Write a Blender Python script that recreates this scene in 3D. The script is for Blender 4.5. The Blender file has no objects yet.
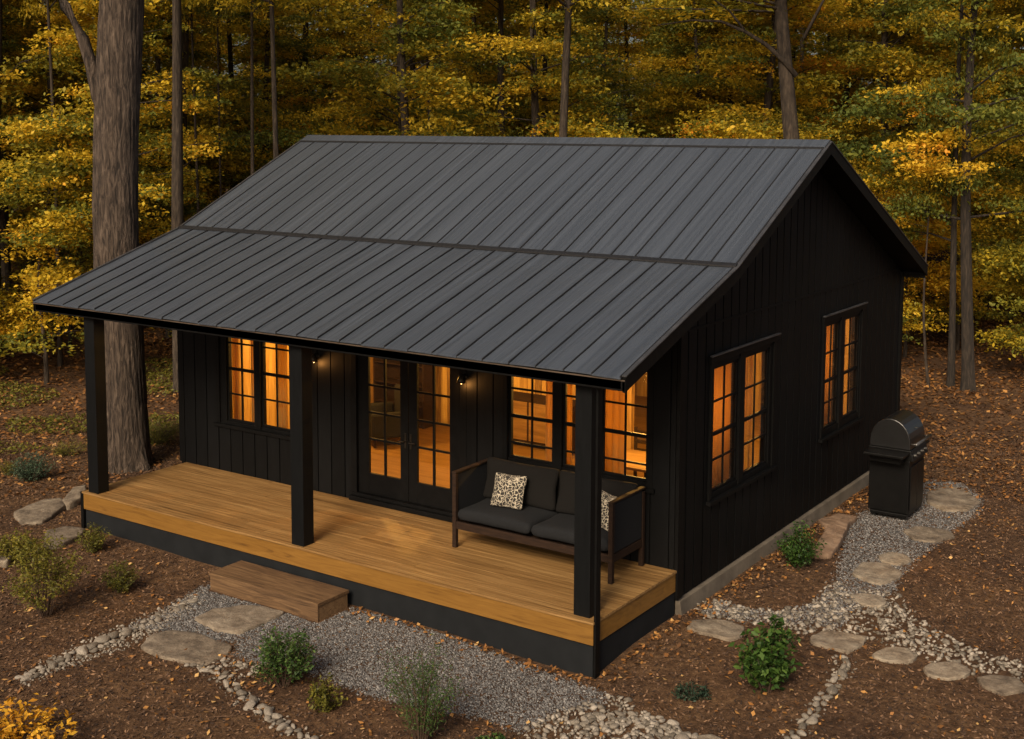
import bpy, math, random
import numpy as np
from mathutils import Vector, Matrix
random.seed(7); RNG = np.random.default_rng(7)
SC = bpy.context.scene; COL = SC.collection
PI = math.pi

# ------------------------------------------------------------------ camera constants (fitted to the photograph)
CAM = np.array([16.001, -11.948, 6.153]); YAW, PITCH, ROLL = [math.radians(a) for a in (34.172, 5.637, .221)]
FPX, PY0 = 1263.3, 251.7
_f = np.array([-math.sin(YAW)*math.cos(PITCH), math.cos(YAW)*math.cos(PITCH), -math.sin(PITCH)])
_r = np.array([math.cos(YAW), math.sin(YAW), 0.]); _u = np.cross(_r, _f)
R2 = _r*math.cos(ROLL)+_u*math.sin(ROLL); U2 = -_r*math.sin(ROLL)+_u*math.cos(ROLL)
def ground(u, v, z=0.):
    """point of the ground that the survey of the photograph gives"""
    d = _f+R2*(u-512)/FPX-U2*(v-PY0)/FPX
    k = (z-CAM[2])/d[2]; p = CAM+k*d
    return np.array([p[0], p[1], z])
def bearing(u, dist):
    d = _f+R2*(u-512)/FPX; d = d/math.hypot(d[0], d[1])
    return CAM[0]+d[0]*dist, CAM[1]+d[1]*dist

# ------------------------------------------------------------------ house dimensions
L, P, D, H = 9.02, 2.07, 8.98, .583
X0 = -.16; YB = P+D
OXL, OXR = -.95, 9.41
YE, ZE, YK, ZK, YR, ZR, YBK, ZBK = -.095, 3.46, 2.81, 4.396, 6.02, 5.95, 11.14, 3.67
def zroof(y):
    pts = [(YE, ZE), (YK, ZK), (YR, ZR), (YBK, ZBK)]
    for (a, za), (b, zb) in zip(pts, pts[1:]):
        if y <= b: return za+(zb-za)*(y-a)/(b-a)
    return ZBK

# ------------------------------------------------------------------ materials
def nt(name):
    m = bpy.data.materials.new(name); m.use_nodes = True
    t = m.node_tree; t.nodes.clear()
    out = t.nodes.new('ShaderNodeOutputMaterial')
    return m, t, out
def N(t, kind, **kw):
    n = t.nodes.new(kind)
    for k, v in kw.items():
        if k in n.inputs: n.inputs[k].default_value = v
        else: setattr(n, k, v)
    return n
def c4(c): return (c[0], c[1], c[2], 1)
def ramp(t, fac, stops):
    r = t.nodes.new('ShaderNodeValToRGB'); e = r.color_ramp.elements
    while len(e) < len(stops): e.new(.5)
    for i, (p, c) in enumerate(stops): e[i].position = p; e[i].color = c4(c)
    t.links.new(fac, r.inputs['Fac']); return r
def pmat(name, stops, scale=(1,1,1), nscale=5., detail=6., rough=.6, bump=.2, bdist=.01, metal=0., coord='Object', distort=0., attr=None, attr_amt=.3, spec=.5, rough_var=0., nrough=.6, bscale=None):
    m, t, out = nt(name); lk = t.links.new
    tc = N(t, 'ShaderNodeTexCoord'); mp = N(t, 'ShaderNodeMapping'); mp.inputs['Scale'].default_value = scale
    lk(tc.outputs[coord], mp.inputs['Vector'])
    no = N(t, 'ShaderNodeTexNoise', Scale=nscale, Detail=detail, Roughness=nrough, Distortion=distort)
    vec = mp.outputs['Vector']
    if attr:
        at = N(t, 'ShaderNodeAttribute', attribute_name=attr)
        ad = N(t, 'ShaderNodeVectorMath', operation='MULTIPLY_ADD'); lk(at.outputs['Fac'], ad.inputs[0]); ad.inputs[1].default_value = (37, 37, 37); lk(vec, ad.inputs[2]); vec = ad.outputs[0]
    lk(vec, no.inputs['Vector'])
    fac = no.outputs['Fac']
    if attr:
        ma = N(t, 'ShaderNodeMath', operation='MULTIPLY_ADD'); lk(at.outputs['Fac'], ma.inputs[0]); ma.inputs[1].default_value = attr_amt
        sb = N(t, 'ShaderNodeMath', operation='SUBTRACT'); lk(fac, sb.inputs[0]); sb.inputs[1].default_value = attr_amt*.5
        lk(sb.outputs[0], ma.inputs[2]); fac = ma.outputs[0]
    rp = ramp(t, fac, stops)
    b = N(t, 'ShaderNodeBsdfPrincipled', Roughness=rough, Metallic=metal); b.inputs['Specular IOR Level'].default_value = spec
    lk(rp.outputs['Color'], b.inputs['Base Color'])
    if rough_var:
        mr = N(t, 'ShaderNodeMapRange'); mr.inputs['To Min'].default_value = rough-rough_var; mr.inputs['To Max'].default_value = rough+rough_var
        lk(no.outputs['Fac'], mr.inputs['Value']); lk(mr.outputs[0], b.inputs['Roughness'])
    if bump:
        src = no
        if bscale:
            src = N(t, 'ShaderNodeTexNoise', Scale=bscale, Detail=4., Roughness=.6); lk(vec, src.inputs['Vector'])
        bm = N(t, 'ShaderNodeBump', Strength=bump, Distance=bdist); lk(src.outputs['Fac'], bm.inputs['Height']); lk(bm.outputs[0], b.inputs['Normal'])
    lk(b.outputs[0], out.inputs['Surface'])
    return m
def leafmat(name, stops, trans=.35, attr='hue', use_obj=False, rough=.55):
    """leaf colour follows the leaf's own hue attribute, shifted by the tree's kind"""
    m, t, out = nt(name); lk = t.links.new
    at = N(t, 'ShaderNodeAttribute', attribute_name=attr); fac = at.outputs['Fac']
    if use_obj:
        oi = N(t, 'ShaderNodeObjectInfo'); sp = N(t, 'ShaderNodeSeparateColor'); lk(oi.outputs['Color'], sp.inputs[0])
        ma = N(t, 'ShaderNodeMath', operation='MULTIPLY_ADD'); lk(fac, ma.inputs[0]); lk(sp.outputs['Green'], ma.inputs[1]); lk(sp.outputs['Red'], ma.inputs[2]); fac = ma.outputs[0]
    rp = ramp(t, fac, stops)
    b = N(t, 'ShaderNodeBsdfPrincipled', Roughness=rough); b.inputs['Specular IOR Level'].default_value = .25
    tr = N(t, 'ShaderNodeBsdfTranslucent'); mx = N(t, 'ShaderNodeMixShader', Fac=trans)
    lk(rp.outputs[0], b.inputs['Base Color']); lk(rp.outputs[0], tr.inputs['Color'])
    lk(b.outputs[0], mx.inputs[1]); lk(tr.outputs[0], mx.inputs[2]); lk(mx.outputs[0], out.inputs['Surface'])
    return m
def emit(name, col, s):
    m, t, out = nt(name); e = N(t, 'ShaderNodeEmission', Color=c4(col), Strength=s); t.links.new(e.outputs[0], out.inputs['Surface']); return m
def glassmat(name):
    m, t, out = nt(name); lk = t.links.new
    tp = N(t, 'ShaderNodeBsdfTransparent', Color=(.93, .93, .92, 1)); gl = N(t, 'ShaderNodeBsdfGlossy', Roughness=.03)
    no = N(t, 'ShaderNodeTexNoise', Scale=1.3, Detail=2.); tc = N(t, 'ShaderNodeTexCoord'); lk(tc.outputs['Object'], no.inputs['Vector'])
    bp = N(t, 'ShaderNodeBump', Strength=.25, Distance=.02); lk(no.outputs['Fac'], bp.inputs['Height']); lk(bp.outputs[0], gl.inputs['Normal'])
    lw_ = N(t, 'ShaderNodeLayerWeight', Blend=.5); p5 = N(t, 'ShaderNodeMath', operation='POWER'); lk(lw_.outputs['Facing'], p5.inputs[0]); p5.inputs[1].default_value = 4.
    ms = N(t, 'ShaderNodeMath', operation='MULTIPLY_ADD'); lk(p5.outputs[0], ms.inputs[0]); ms.inputs[1].default_value = .9; ms.inputs[2].default_value = .035; mx = N(t, 'ShaderNodeMixShader')
    lk(ms.outputs[0], mx.inputs[0]); lk(tp.outputs[0], mx.inputs[1]); lk(gl.outputs[0], mx.inputs[2]); lk(mx.outputs[0], out.inputs['Surface'])
    return m

M = {}
M['black'] = pmat('black_siding', [(.3, (.0018, .0019, .0020)), (.7, (.0044, .0046, .0049))], (7, 7, .7), 6, rough=.6, spec=.14, bump=.35, bdist=.004, attr='rnd', attr_amt=.3)
M['trim'] = pmat('black_trim', [(.3, (.0022, .0022, .0022)), (.7, (.0048, .0047, .0047))], (1, 1, 1), 9, spec=.12, rough=.55, bump=.12, bdist=.002)
M['post'] = pmat('black_post', [(.3, (.0024, .0028, .0032)), (.7, (.0050, .0056, .0062))], (6, 6, .6), 7, spec=.14, rough=.55, bump=.2, bdist=.002)
M['skirt'] = pmat('slate_skirt', [(.3, (.006, .0072, .0086)), (.75, (.011, .0125, .0145))], (1, 1, 1), 4, rough=.8, spec=.2, bump=.2, bdist=.003)
M['roof'] = pmat('metal_roof', [(.30, (.056, .067, .086)), (.72, (.098, .116, .146))], (9, .12, .12), 1.6, detail=7, nrough=.6, rough=.34, bump=.45, bdist=.03, metal=.35, distort=.5, rough_var=.1)
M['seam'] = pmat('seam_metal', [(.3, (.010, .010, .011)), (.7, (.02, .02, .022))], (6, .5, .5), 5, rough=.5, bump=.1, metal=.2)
M['roofedge'] = pmat('edge_metal', [(.3, (.05, .052, .056)), (.7, (.10, .10, .108))], (1, 1, 1), 5, rough=.4, bump=.05, metal=.5)
M['drip'] = pmat('bronze_drip_edge', [(.3, (.10, .075, .055)), (.7, (.17, .13, .10))], (1, 1, 1), 5, rough=.4, bump=.05, metal=.5)
M['deck'] = pmat('deck_boards', [(.30, (.070, .033, .009)), (.45, (.180, .096, .030)), (.55, (.265, .150, .052)), (.70, (.40, .245, .095))], (.34, 13, 13), 2.0, detail=10, nrough=.72, rough=.5, bump=.22, bdist=.004, attr='rnd', attr_amt=.06, distort=.8)
M['fascia'] = pmat('deck_fascia', [(.25, (.075, .032, .005)), (.42, (.165, .078, .012)), (.75, (.235, .118, .022))], (.5, 1.5, 7), 2.4, detail=8, rough=.5, bump=.15, bdist=.003, distort=1.5)
M['step'] = pmat('step_wood', [(.28, (.040, .020, .008)), (.5, (.115, .063, .027)), (.72, (.20, .120, .056))], (.7, 9, 9), 2.4, detail=9, rough=.7, bump=.4, bdist=.005, attr='rnd', attr_amt=.2, distort=1.)
M['concrete'] = pmat('concrete', [(.3, (.065, .052, .038)), (.7, (.15, .125, .095))], (1, 1, 1), 3, detail=10, rough=.9, bump=.5, bdist=.012)
M['lining'] = pmat('interior_wood', [(.25, (.16, .09, .028)), (.5, (.40, .25, .085)), (.8, (.58, .40, .15))], (6, 6, .6), 2.4, detail=6, rough=.55, bump=.15, bdist=.004, attr='rnd', attr_amt=.45, distort=.6)
M['wfloor'] = pmat('interior_floor', [(.3, (.12, .065, .02)), (.7, (.26, .155, .055))], (.6, 6, 6), 2.4, rough=.5, bump=.1, bdist=.002)
M['curtain'] = pmat('curtain', [(.3, (.40, .26, .13)), (.7, (.62, .45, .26))], (20, 20, .4), 2, rough=.9, bump=0)
M['walnut'] = pmat('walnut', [(.3, (.010, .0055, .0035)), (.7, (.030, .015, .008))], (1.2, 9, 9), 4, spec=.2, rough=.8, bump=.2, bdist=.002)
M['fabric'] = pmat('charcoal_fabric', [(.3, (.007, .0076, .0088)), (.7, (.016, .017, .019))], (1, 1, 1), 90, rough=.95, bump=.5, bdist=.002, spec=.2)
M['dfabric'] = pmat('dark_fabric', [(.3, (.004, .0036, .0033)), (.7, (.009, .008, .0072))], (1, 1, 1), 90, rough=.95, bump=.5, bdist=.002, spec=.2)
M['glass'] = glassmat('window_glass')
M['brass'] = pmat('aged_metal', [(.3, (.02, .016, .012)), (.7, (.05, .04, .03))], rough=.4, bump=.05, metal=.7)
M['grill'] = pmat('grill_enamel', [(.3, (.0022, .0022, .0023)), (.7, (.005, .005, .005))], (1, 1, 1), 9, spec=.2, rough=.42, bump=.06, bdist=.002)
M['grilllid'] = pmat('grill_lid_paint', [(.3, (.005, .005, .0053)), (.7, (.010, .010, .0105))], (1, 1, 1), 9, spec=.6, rough=.33, bump=.08, bdist=.002)
M['steel'] = pmat('dull_steel', [(.3, (.10, .095, .09)), (.7, (.19, .18, .17))], (1, 1, 1), 9, rough=.35, bump=.05, metal=.8)
M['rubber'] = pmat('rubber', [(.3, (.012, .012, .012)), (.7, (.02, .02, .02))], rough=.8, bump=.1)
M['flag'] = pmat('flagstone', [(.34, (.075, .055, .038)), (.5, (.19, .15, .108)), (.66, (.31, .26, .195))], (1, 1, 1), 4.5, detail=14, nrough=.75, rough=.85, bump=.9, bdist=.05, attr='rnd', attr_amt=.14)
M['brownrock'] = pmat('brown_rock', [(.28, (.10, .06, .035)), (.5, (.19, .12, .075)), (.75, (.30, .21, .14))], (1, 3, 1), 3.5, detail=12, rough=.85, bump=.8, bdist=.04)
M['cobble'] = pmat('cobble', [(.25, (.085, .07, .052)), (.5, (.185, .158, .126)), (.8, (.33, .29, .24))], (1, 1, 1), 9, detail=8, rough=.75, bump=.5, bdist=.012, attr='rnd', attr_amt=.55)
M['gravel'] = pmat('gravel', [(.10, (.04, .039, .039)), (.4, (.085, .081, .080)), (.65, (.125, .119, .116)), (.95, (.24, .23, .22))], (1, 1, 1), 20, detail=4, rough=.85, bump=.2, bdist=.004, attr='rnd', attr_amt=.9)
M['chips'] = pmat('bark_chips', [(.2, (.022, .011, .006)), (.55, (.088, .048, .026)), (.9, (.22, .124, .066))], (1, 1, 1), 20, rough=.9, bump=0, attr='rnd', attr_amt=.9)
M['bark'] = pmat('tree_bark', [(.36, (.015, .010, .007)), (.5, (.056, .039, .028)), (.68, (.125, .092, .068))], (8, 8, 1.5), 2.4, detail=12, rough=.95, bump=1., bdist=.09, distort=.7)
M['bark2'] = pmat('slim_bark', [(.34, (.011, .007, .005)), (.52, (.034, .024, .016)), (.72, (.080, .058, .040))], (6, 6, 1.2), 3, detail=8, rough=.95, bump=.8, bdist=.03)
M['darkbark'] = pmat('dark_rough_bark', [(.34, (.007, .005, .004)), (.52, (.022, .016, .011)), (.72, (.055, .040, .028))], (6, 6, 1.2), 3, detail=8, rough=.95, bump=.9, bdist=.04)
M['twig'] = pmat('twig', [(.3, (.035, .02, .012)), (.7, (.085, .05, .03))], (1, 1, 1), 9, rough=.9, bump=0)
TREESTOPS = [(0, (.055, .085, .026)), (.22, (.12, .150, .030)), (.38, (.20, .205, .032)), (.47, (.33, .28, .03)), (.58, (.52, .38, .030)), (.76, (.72, .49, .038)), (.93, (.76, .46, .036)), (1., (.80, .33, .028))]
M['treeleaf'] = leafmat('tree_leaves', TREESTOPS, .45, use_obj=True)
M['litter'] = leafmat('fallen_leaves', [(0, (.05, .024, .012)), (.35, (.14, .065, .024)), (.65, (.28, .125, .038)), (.88, (.42, .21, .062)), (1, (.55, .34, .13))], .1)
def shrubmat(name, dark, mid, light): return leafmat(name, [(0, dark), (.5, mid), (1, light)], .25)
M['sh_green'] = shrubmat('leaf_green', (.016, .038, .010), (.042, .085, .018), (.10, .16, .035))
M['sh_olive'] = shrubmat('leaf_olive', (.05, .055, .010), (.13, .125, .018), (.26, .21, .03))
M['sh_blue'] = shrubmat('leaf_blue_green', (.02, .04, .026), (.05, .085, .05), (.11, .15, .085))
M['sh_dark'] = shrubmat('leaf_dark_green', (.012, .034, .008), (.035, .08, .014), (.08, .14, .025))
M['sh_gold'] = shrubmat('leaf_gold', (.42, .19, .015), (.66, .34, .025), (.80, .48, .05))
M['bulb'] = emit('lamp_bulb', (1, .5, .16), 7)
M['shade'] = emit('lit_lamp_shade', (1, .52, .17), 1.6)
# pillow: looping light lines on black
def pillowmat():
    m, t, out = nt('patterned_pillow'); lk = t.links.new
    tc = N(t, 'ShaderNodeTexCoord'); no = N(t, 'ShaderNodeTexNoise', Scale=14., Detail=1.); lk(tc.outputs['Object'], no.inputs['Vector'])
    mi = N(t, 'ShaderNodeMixRGB', Fac=.06); lk(tc.outputs['Object'], mi.inputs[1]); lk(no.outputs['Color'], mi.inputs[2])
    vo = N(t, 'ShaderNodeTexVoronoi', feature='DISTANCE_TO_EDGE', Scale=25.); lk(mi.outputs[0], vo.inputs['Vector'])
    rp = ramp(t, vo.outputs['Distance'], [(.0, (.50, .44, .34)), (.055, (.38, .33, .25)), (.085, (.02, .017, .014)), (1, (.014, .012, .01))])
    b = N(t, 'ShaderNodeBsdfPrincipled', Roughness=.9); lk(rp.outputs[0], b.inputs['Base Color']); lk(b.outputs[0], out.inputs[0]); return m
M['pillow'] = pillowmat()
def groundmat():
    m, t, out = nt('ground_mulch'); lk = t.links.new
    tc = N(t, 'ShaderNodeTexCoord')
    n1 = N(t, 'ShaderNodeTexNoise', Scale=9., Detail=12., Roughness=.75); n2 = N(t, 'ShaderNodeTexNoise', Scale=.55, Detail=5., Roughness=.6)
    n3 = N(t, 'ShaderNodeTexNoise', Scale=38., Detail=6., Roughness=.7)
    for n in (n1, n2, n3): lk(tc.outputs['Object'], n.inputs['Vector'])
    a = ramp(t, n1.outputs['Fac'], [(.3, (.026, .014, .008)), (.5, (.084, .047, .027)), (.7, (.165, .096, .055))])
    b2 = ramp(t, n1.outputs['Fac'], [(.3, (.042, .022, .011)), (.5, (.135, .075, .039)), (.72, (.28, .165, .082))])
    mx = N(t, 'ShaderNodeMixRGB'); f = ramp(t, n2.outputs['Fac'], [(.4, (0, 0, 0)), (.62, (1, 1, 1))]); lk(f.outputs[0], mx.inputs[0]); lk(a.outputs[0], mx.inputs[1]); lk(b2.outputs[0], mx.inputs[2])
    b = N(t, 'ShaderNodeBsdfPrincipled', Roughness=.95); b.inputs['Specular IOR Level'].default_value = .15
    lk(mx.outputs[0], b.inputs['Base Color'])
    bm = N(t, 'ShaderNodeBump', Strength=.9, Distance=.03); lk(n3.outputs['Fac'], bm.inputs['Height']); bm2 = N(t, 'ShaderNodeBump', Strength=.8, Distance=.08); lk(n1.outputs['Fac'], bm2.inputs['Height']); lk(bm.outputs[0], bm2.inputs['Normal'])
    lk(bm2.outputs[0], b.inputs['Normal']); lk(b.outputs[0], out.inputs[0]); return m
M['ground'] = groundmat()

# ------------------------------------------------------------------ mesh helpers
def link(name, me, mat=None, parent=None, smooth=False):
    o = bpy.data.objects.new(name, me); COL.objects.link(o)
    if mat is not None:
        if isinstance(mat, str): mat = M[mat]
        me.materials.append(mat)
    if parent is not None: o.parent = parent
    if smooth:
        me.polygons.foreach_set('use_smooth', [True]*len(me.polygons))
    return o
def tag(o, label=None, cat=None, group=None, kind=None):
    if label: o['label'] = label
    if cat: o['category'] = cat
    if group: o['group'] = group
    if kind: o['kind'] = kind
    return o
def empty(name, loc=(0, 0, 0), rz=0.):
    o = bpy.data.objects.new(name, None); COL.objects.link(o); o.location = loc; o.rotation_euler = (0, 0, rz); o.empty_display_size = .2
    return o
class MB:
    def __init__(s): s.v = []; s.f = []; s.r = []
    def add(s, vs, fs):
        n = len(s.v); s.v += [tuple(q) for q in vs]; s.f += [tuple(i+n for i in f) for f in fs]
        s.r += [random.random()]*len(fs); return s
    def box(s, x0, x1, y0, y1, z0, z1):
        return s.add([(x0,y0,z0),(x1,y0,z0),(x1,y1,z0),(x0,y1,z0),(x0,y0,z1),(x1,y0,z1),(x1,y1,z1),(x0,y1,z1)],
                     [(0,3,2,1),(4,5,6,7),(0,1,5,4),(1,2,6,5),(2,3,7,6),(3,0,4,7)])
    def hexa(s, c):  # 8 corners ordered like box
        return s.add(c, [(0,3,2,1),(4,5,6,7),(0,1,5,4),(1,2,6,5),(2,3,7,6),(3,0,4,7)])
    def prismx(s, x0, x1, poly):   # polygon (y,z) extruded along x
        n = len(poly); vs = [(x0, y, z) for y, z in poly]+[(x1, y, z) for y, z in poly]
        fs = [tuple(range(n)), tuple(reversed(range(n, 2*n)))]+[(i, i+n, (i+1) % n+n, (i+1) % n) for i in range(n)]
        fs = [tuple(reversed(f)) for f in fs]
        return s.add(vs, fs)
    def prismz(s, poly, z0, z1, inset=0.):
        n = len(poly); cx = sum(p[0] for p in poly)/n; cy = sum(p[1] for p in poly)/n
        top = [(cx+(p[0]-cx)*(1-inset), cy+(p[1]-cy)*(1-inset)) for p in poly]
        vs = [(a, b, z0) for a, b in poly]+[(a, b, z1) for a, b in top]
        fs = [tuple(reversed(range(n))), tuple(range(n, 2*n))]+[(i, (i+1) % n, (i+1) % n+n, i+n) for i in range(n)]
        return s.add(vs, fs)
    def tube(s, pts, rad, n=8, cap=True, noise=None):
        pts = [np.array(p, float) for p in pts]; rings = []
        for i, p in enumerate(pts):
            d = pts[min(i+1, len(pts)-1)]-pts[max(i-1, 0)]; d = d/(np.linalg.norm(d)+1e-9)
            a = np.cross(d, [0, 0, 1.]) if abs(d[2]) < .9 else np.cross(d, [1., 0, 0]); a /= np.linalg.norm(a); b = np.cross(d, a)
            if abs(d[2]) >= .9: a, b = np.array([1., 0, 0]), np.array([0, 1., 0])
            rings.append([p+(a*math.cos(2*PI*k/n)+b*math.sin(2*PI*k/n))*(rad[i]*(noise(i, k, n) if noise else 1)) for k in range(n)])
        vs = [q for r in rings for q in r]; fs = []
        for i in range(len(pts)-1):
            for k in range(n): fs.append((i*n+k, i*n+(k+1) % n, (i+1)*n+(k+1) % n, (i+1)*n+k))
        if cap: fs.append(tuple(reversed(range(n)))); fs.append(tuple((len(pts)-1)*n+k for k in range(n)))
        return s.add(vs, fs)
    def mesh(s, name):
        me = bpy.data.meshes.new(name); me.from_pydata(s.v, [], s.f); me.update()
        a = me.attributes.new('rnd', 'FLOAT', 'FACE'); a.data.foreach_set('value', s.r)
        return me
    def build(s, name, mat, parent=None, smooth=False, bevel=0., subsurf=0):
        o = link(name, s.mesh(name), mat, parent, smooth)
        if bevel:
            b = o.modifiers.new('b', 'BEVEL'); b.width = bevel; b.segments = 2; b.limit_method = 'ANGLE'
        if subsurf:
            b = o.modifiers.new('s', 'SUBSURF'); b.levels = subsurf; b.render_levels = subsurf
        return o
def np_mesh(name, verts, k, attr, attrname='hue'):
    """verts (n,k,3): n separate k-gons; attr (n,)"""
    n = len(verts); me = bpy.data.meshes.new(name)
    me.vertices.add(n*k); me.vertices.foreach_set('co', np.asarray(verts, np.float32).ravel())
    me.loops.add(n*k); me.loops.foreach_set('vertex_index', np.arange(n*k, dtype=np.int32))
    me.polygons.add(n); me.polygons.foreach_set('loop_start', np.arange(0, n*k, k, dtype=np.int32)); me.polygons.foreach_set('loop_total', np.full(n, k, np.int32))
    me.update(calc_edges=True)
    a = me.attributes.new(attrname, 'FLOAT', 'FACE'); a.data.foreach_set('value', np.asarray(attr, np.float32))
    return me
def np_inst(name, bv, bf, M3, T, attr, attrname='rnd'):
    """instances of a small triangle mesh: bv (m,3) bf (f,3); M3 (n,3,3) T (n,3)"""
    n = len(T); m = len(bv); f = len(bf)
    V = np.einsum('nij,mj->nmi', M3, bv)+T[:, None, :]
    F = (bf[None]+np.arange(n)[:, None, None]*m).reshape(-1, 3)
    me = bpy.data.meshes.new(name); me.vertices.add(n*m); me.vertices.foreach_set('co', V.astype(np.float32).ravel())
    me.loops.add(n*f*3); me.loops.foreach_set('vertex_index', F.astype(np.int32).ravel())
    me.polygons.add(n*f); me.polygons.foreach_set('loop_start', np.arange(0, n*f*3, 3, dtype=np.int32)); me.polygons.foreach_set('loop_total', np.full(n*f, 3, np.int32))
    me.update(calc_edges=True)
    a = me.attributes.new(attrname, 'FLOAT', 'FACE'); a.data.foreach_set('value', np.repeat(np.asarray(attr, np.float32), f))
    return me
def rotm(yaw, tx, ty):
    cz, sz = np.cos(yaw), np.sin(yaw); cx, sx = np.cos(tx), np.sin(tx); cy, sy = np.cos(ty), np.sin(ty)
    n = len(yaw); o = np.zeros(n); l = np.ones(n)
    Rz = np.stack([cz, -sz, o, sz, cz, o, o, o, l], -1).reshape(n, 3, 3)
    Rx = np.stack([l, o, o, o, cx, -sx, o, sx, cx], -1).reshape(n, 3, 3)
    Ry = np.stack([cy, o, sy, o, l, o, -sy, o, cy], -1).reshape(n, 3, 3)
    return Rz@Rx@Ry
_t = (1+5**.5)/2
ICO_V = np.array([(-1,_t,0),(1,_t,0),(-1,-_t,0),(1,-_t,0),(0,-1,_t),(0,1,_t),(0,-1,-_t),(0,1,-_t),(_t,0,-1),(_t,0,1),(-_t,0,-1),(-_t,0,1)], float); ICO_V /= np.linalg.norm(ICO_V[0])
ICO_F = np.array([(0,11,5),(0,5,1),(0,1,7),(0,7,10),(0,10,11),(1,5,9),(5,11,4),(11,10,2),(10,7,6),(7,1,8),(3,9,4),(3,4,2),(3,2,6),(3,6,8),(3,8,9),(4,9,5),(2,4,11),(6,2,10),(8,6,7),(9,8,1)])
def inpoly(x, y, poly):
    r = np.zeros(len(x), bool); n = len(poly)
    for i in range(n):
        x1, y1 = poly[i][:2]; x2, y2 = poly[(i+1) % n][:2]
        c = ((y1 > y) != (y2 > y)) & (x < (x2-x1)*(y-y1)/((y2-y1) if y2 != y1 else 1e-9)+x1); r ^= c
    return r
def sample(poly, dens):
    p = np.array([q[:2] for q in poly]); a, b = p.min(0), p.max(0)
    n = int((b-a).prod()*dens); x = RNG.uniform(a[0], b[0], n); y = RNG.uniform(a[1], b[1], n)
    k = inpoly(x, y, p); return x[k], y[k]
def gz(x, y):
    """height of the ground"""
    x = np.asarray(x, float); y = np.asarray(y, float)
    far = np.clip((np.hypot(x-6, y-3)-10)/25, 0, 1)
    n = np.sin(x*.9+1.3)*np.cos(y*.8+.5)+.6*np.sin(x*2.1+y*1.7)+.4*np.cos(x*3.3-y*2.9+1)
    sx = np.clip((x-4.5)/4.5, 0, 1); sy = np.clip((1.1-y)/1.1, 0, 1); dip = -.07*sx*sx*(3-2*sx)*sy*sy*(3-2*sy)
    return dip+n*(.012+.05*far)-.012+.25*far*np.sin(x*.13+2)*np.cos(y*.11+.3)

# ------------------------------------------------------------------ ground
def graded(lo, hi, step, far):
    a = list(np.arange(lo, hi+1e-6, step)); s = step; x = hi; out = []
    while x < far: s *= 1.22; x += s; out.append(x)
    s = step; x = lo; pre = []
    while x > -far: s *= 1.22; x -= s; pre.append(x)
    return np.array(pre[::-1]+a+out)
gx = graded(-9, 16, .16, 420); gy = graded(-7, 20, .16, 420)
GX, GY = np.meshgrid(gx, gy, indexing='ij'); GZ = gz(GX, GY)
nx, ny = GX.shape; me = bpy.data.meshes.new('ground')
idx = np.arange(nx*ny).reshape(nx, ny)
q = np.stack([idx[:-1, :-1], idx[1:, :-1], idx[1:, 1:], idx[:-1, 1:]], -1).reshape(-1, 4)
me.vertices.add(nx*ny); me.vertices.foreach_set('co', np.stack([GX, GY, GZ], -1).astype(np.float32).ravel())
me.loops.add(len(q)*4); me.loops.foreach_set('vertex_index', q.astype(np.int32).ravel())
me.polygons.add(len(q)); me.polygons.foreach_set('loop_start', np.arange(0, len(q)*4, 4, dtype=np.int32)); me.polygons.foreach_set('loop_total', np.full(len(q), 4, np.int32)); me.update(calc_edges=True)
tag(link('ground', me, 'ground', smooth=True), kind='structure')

# ------------------------------------------------------------------ cabin
cabin = empty('cabin', (0, 0, 0)); tag(cabin, 'black board clad cabin with grey metal roof, lit windows and a timber front porch', 'cabin')
def wall_cells(axis_range, openings, ztop, z0, step, gap=.014, phase=0.):
    """vertical boards split round the openings -> list of (a,b,z0,z1a,z1b,idx,left_gap,right_gap)"""
    a0, a1 = axis_range; edges = [a0]; e = a0+phase
    while e < a1-1e-6:
        if e > a0+1e-6: edges.append(e)
        e += step
    edges.append(a1); out = []
    for i, (b0, b1) in enumerate(zip(edges, edges[1:])):
        cuts = sorted({b0, b1}|{v for o in openings for v in o[:2] if b0 < v < b1}|{v for v in (YK, YR) if ztop.__name__ == 'gable' and b0 < v < b1})
        for c0, c1 in zip(cuts, cuts[1:]):
            zs = [(z0, None)]; mid = (c0+c1)/2; segs = []
            ops = sorted([(o[2], o[3]) for o in openings if o[0] < mid < o[1]])
            z = z0
            for (oa, ob) in ops: segs.append((z, oa)); z = ob
            segs.append((z, None))
            for (sa, sb) in segs:
                if sb is not None and sb-sa < .01: continue
                out.append((c0, c1, sa, sb, ztop(c0), ztop(c1), c0 == b0, c1 == b1))
    return out
def wall(name, axis, const, out, rng, ops, ztop, z0, mat, thick, step, gap, parent, proud=0.):
    """axis 'x': wall in plane y=const; 'y': plane x=const; out = +1/-1 outward side"""
    mb = MB()
    for (a, b, sa, sb, ta, tb, lg, rg) in wall_cells(rng, ops, ztop, z0, step):
        a2 = a+(gap/2 if lg else 0); b2 = b-(gap/2 if rg else 0)
        za = ta if sb is None else sb; zb = tb if sb is None else sb
        c0 = const+out*proud; c1 = const+out*(proud+thick)
        lo, hi = min(c0, c1), max(c0, c1)
        if axis == 'x': mb.hexa([(a2,lo,sa),(b2,lo,sa),(b2,hi,sa),(a2,hi,sa),(a2,lo,za),(b2,lo,zb),(b2,hi,zb),(a2,hi,za)])
        else: mb.hexa([(lo,a2,sa),(hi,a2,sa),(hi,b2,sa),(lo,b2,sa),(lo,a2,za),(hi,a2,za),(hi,b2,zb),(lo,b2,zb)])
    return mb.build(name, mat, parent)
Z0W = .2
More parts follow.
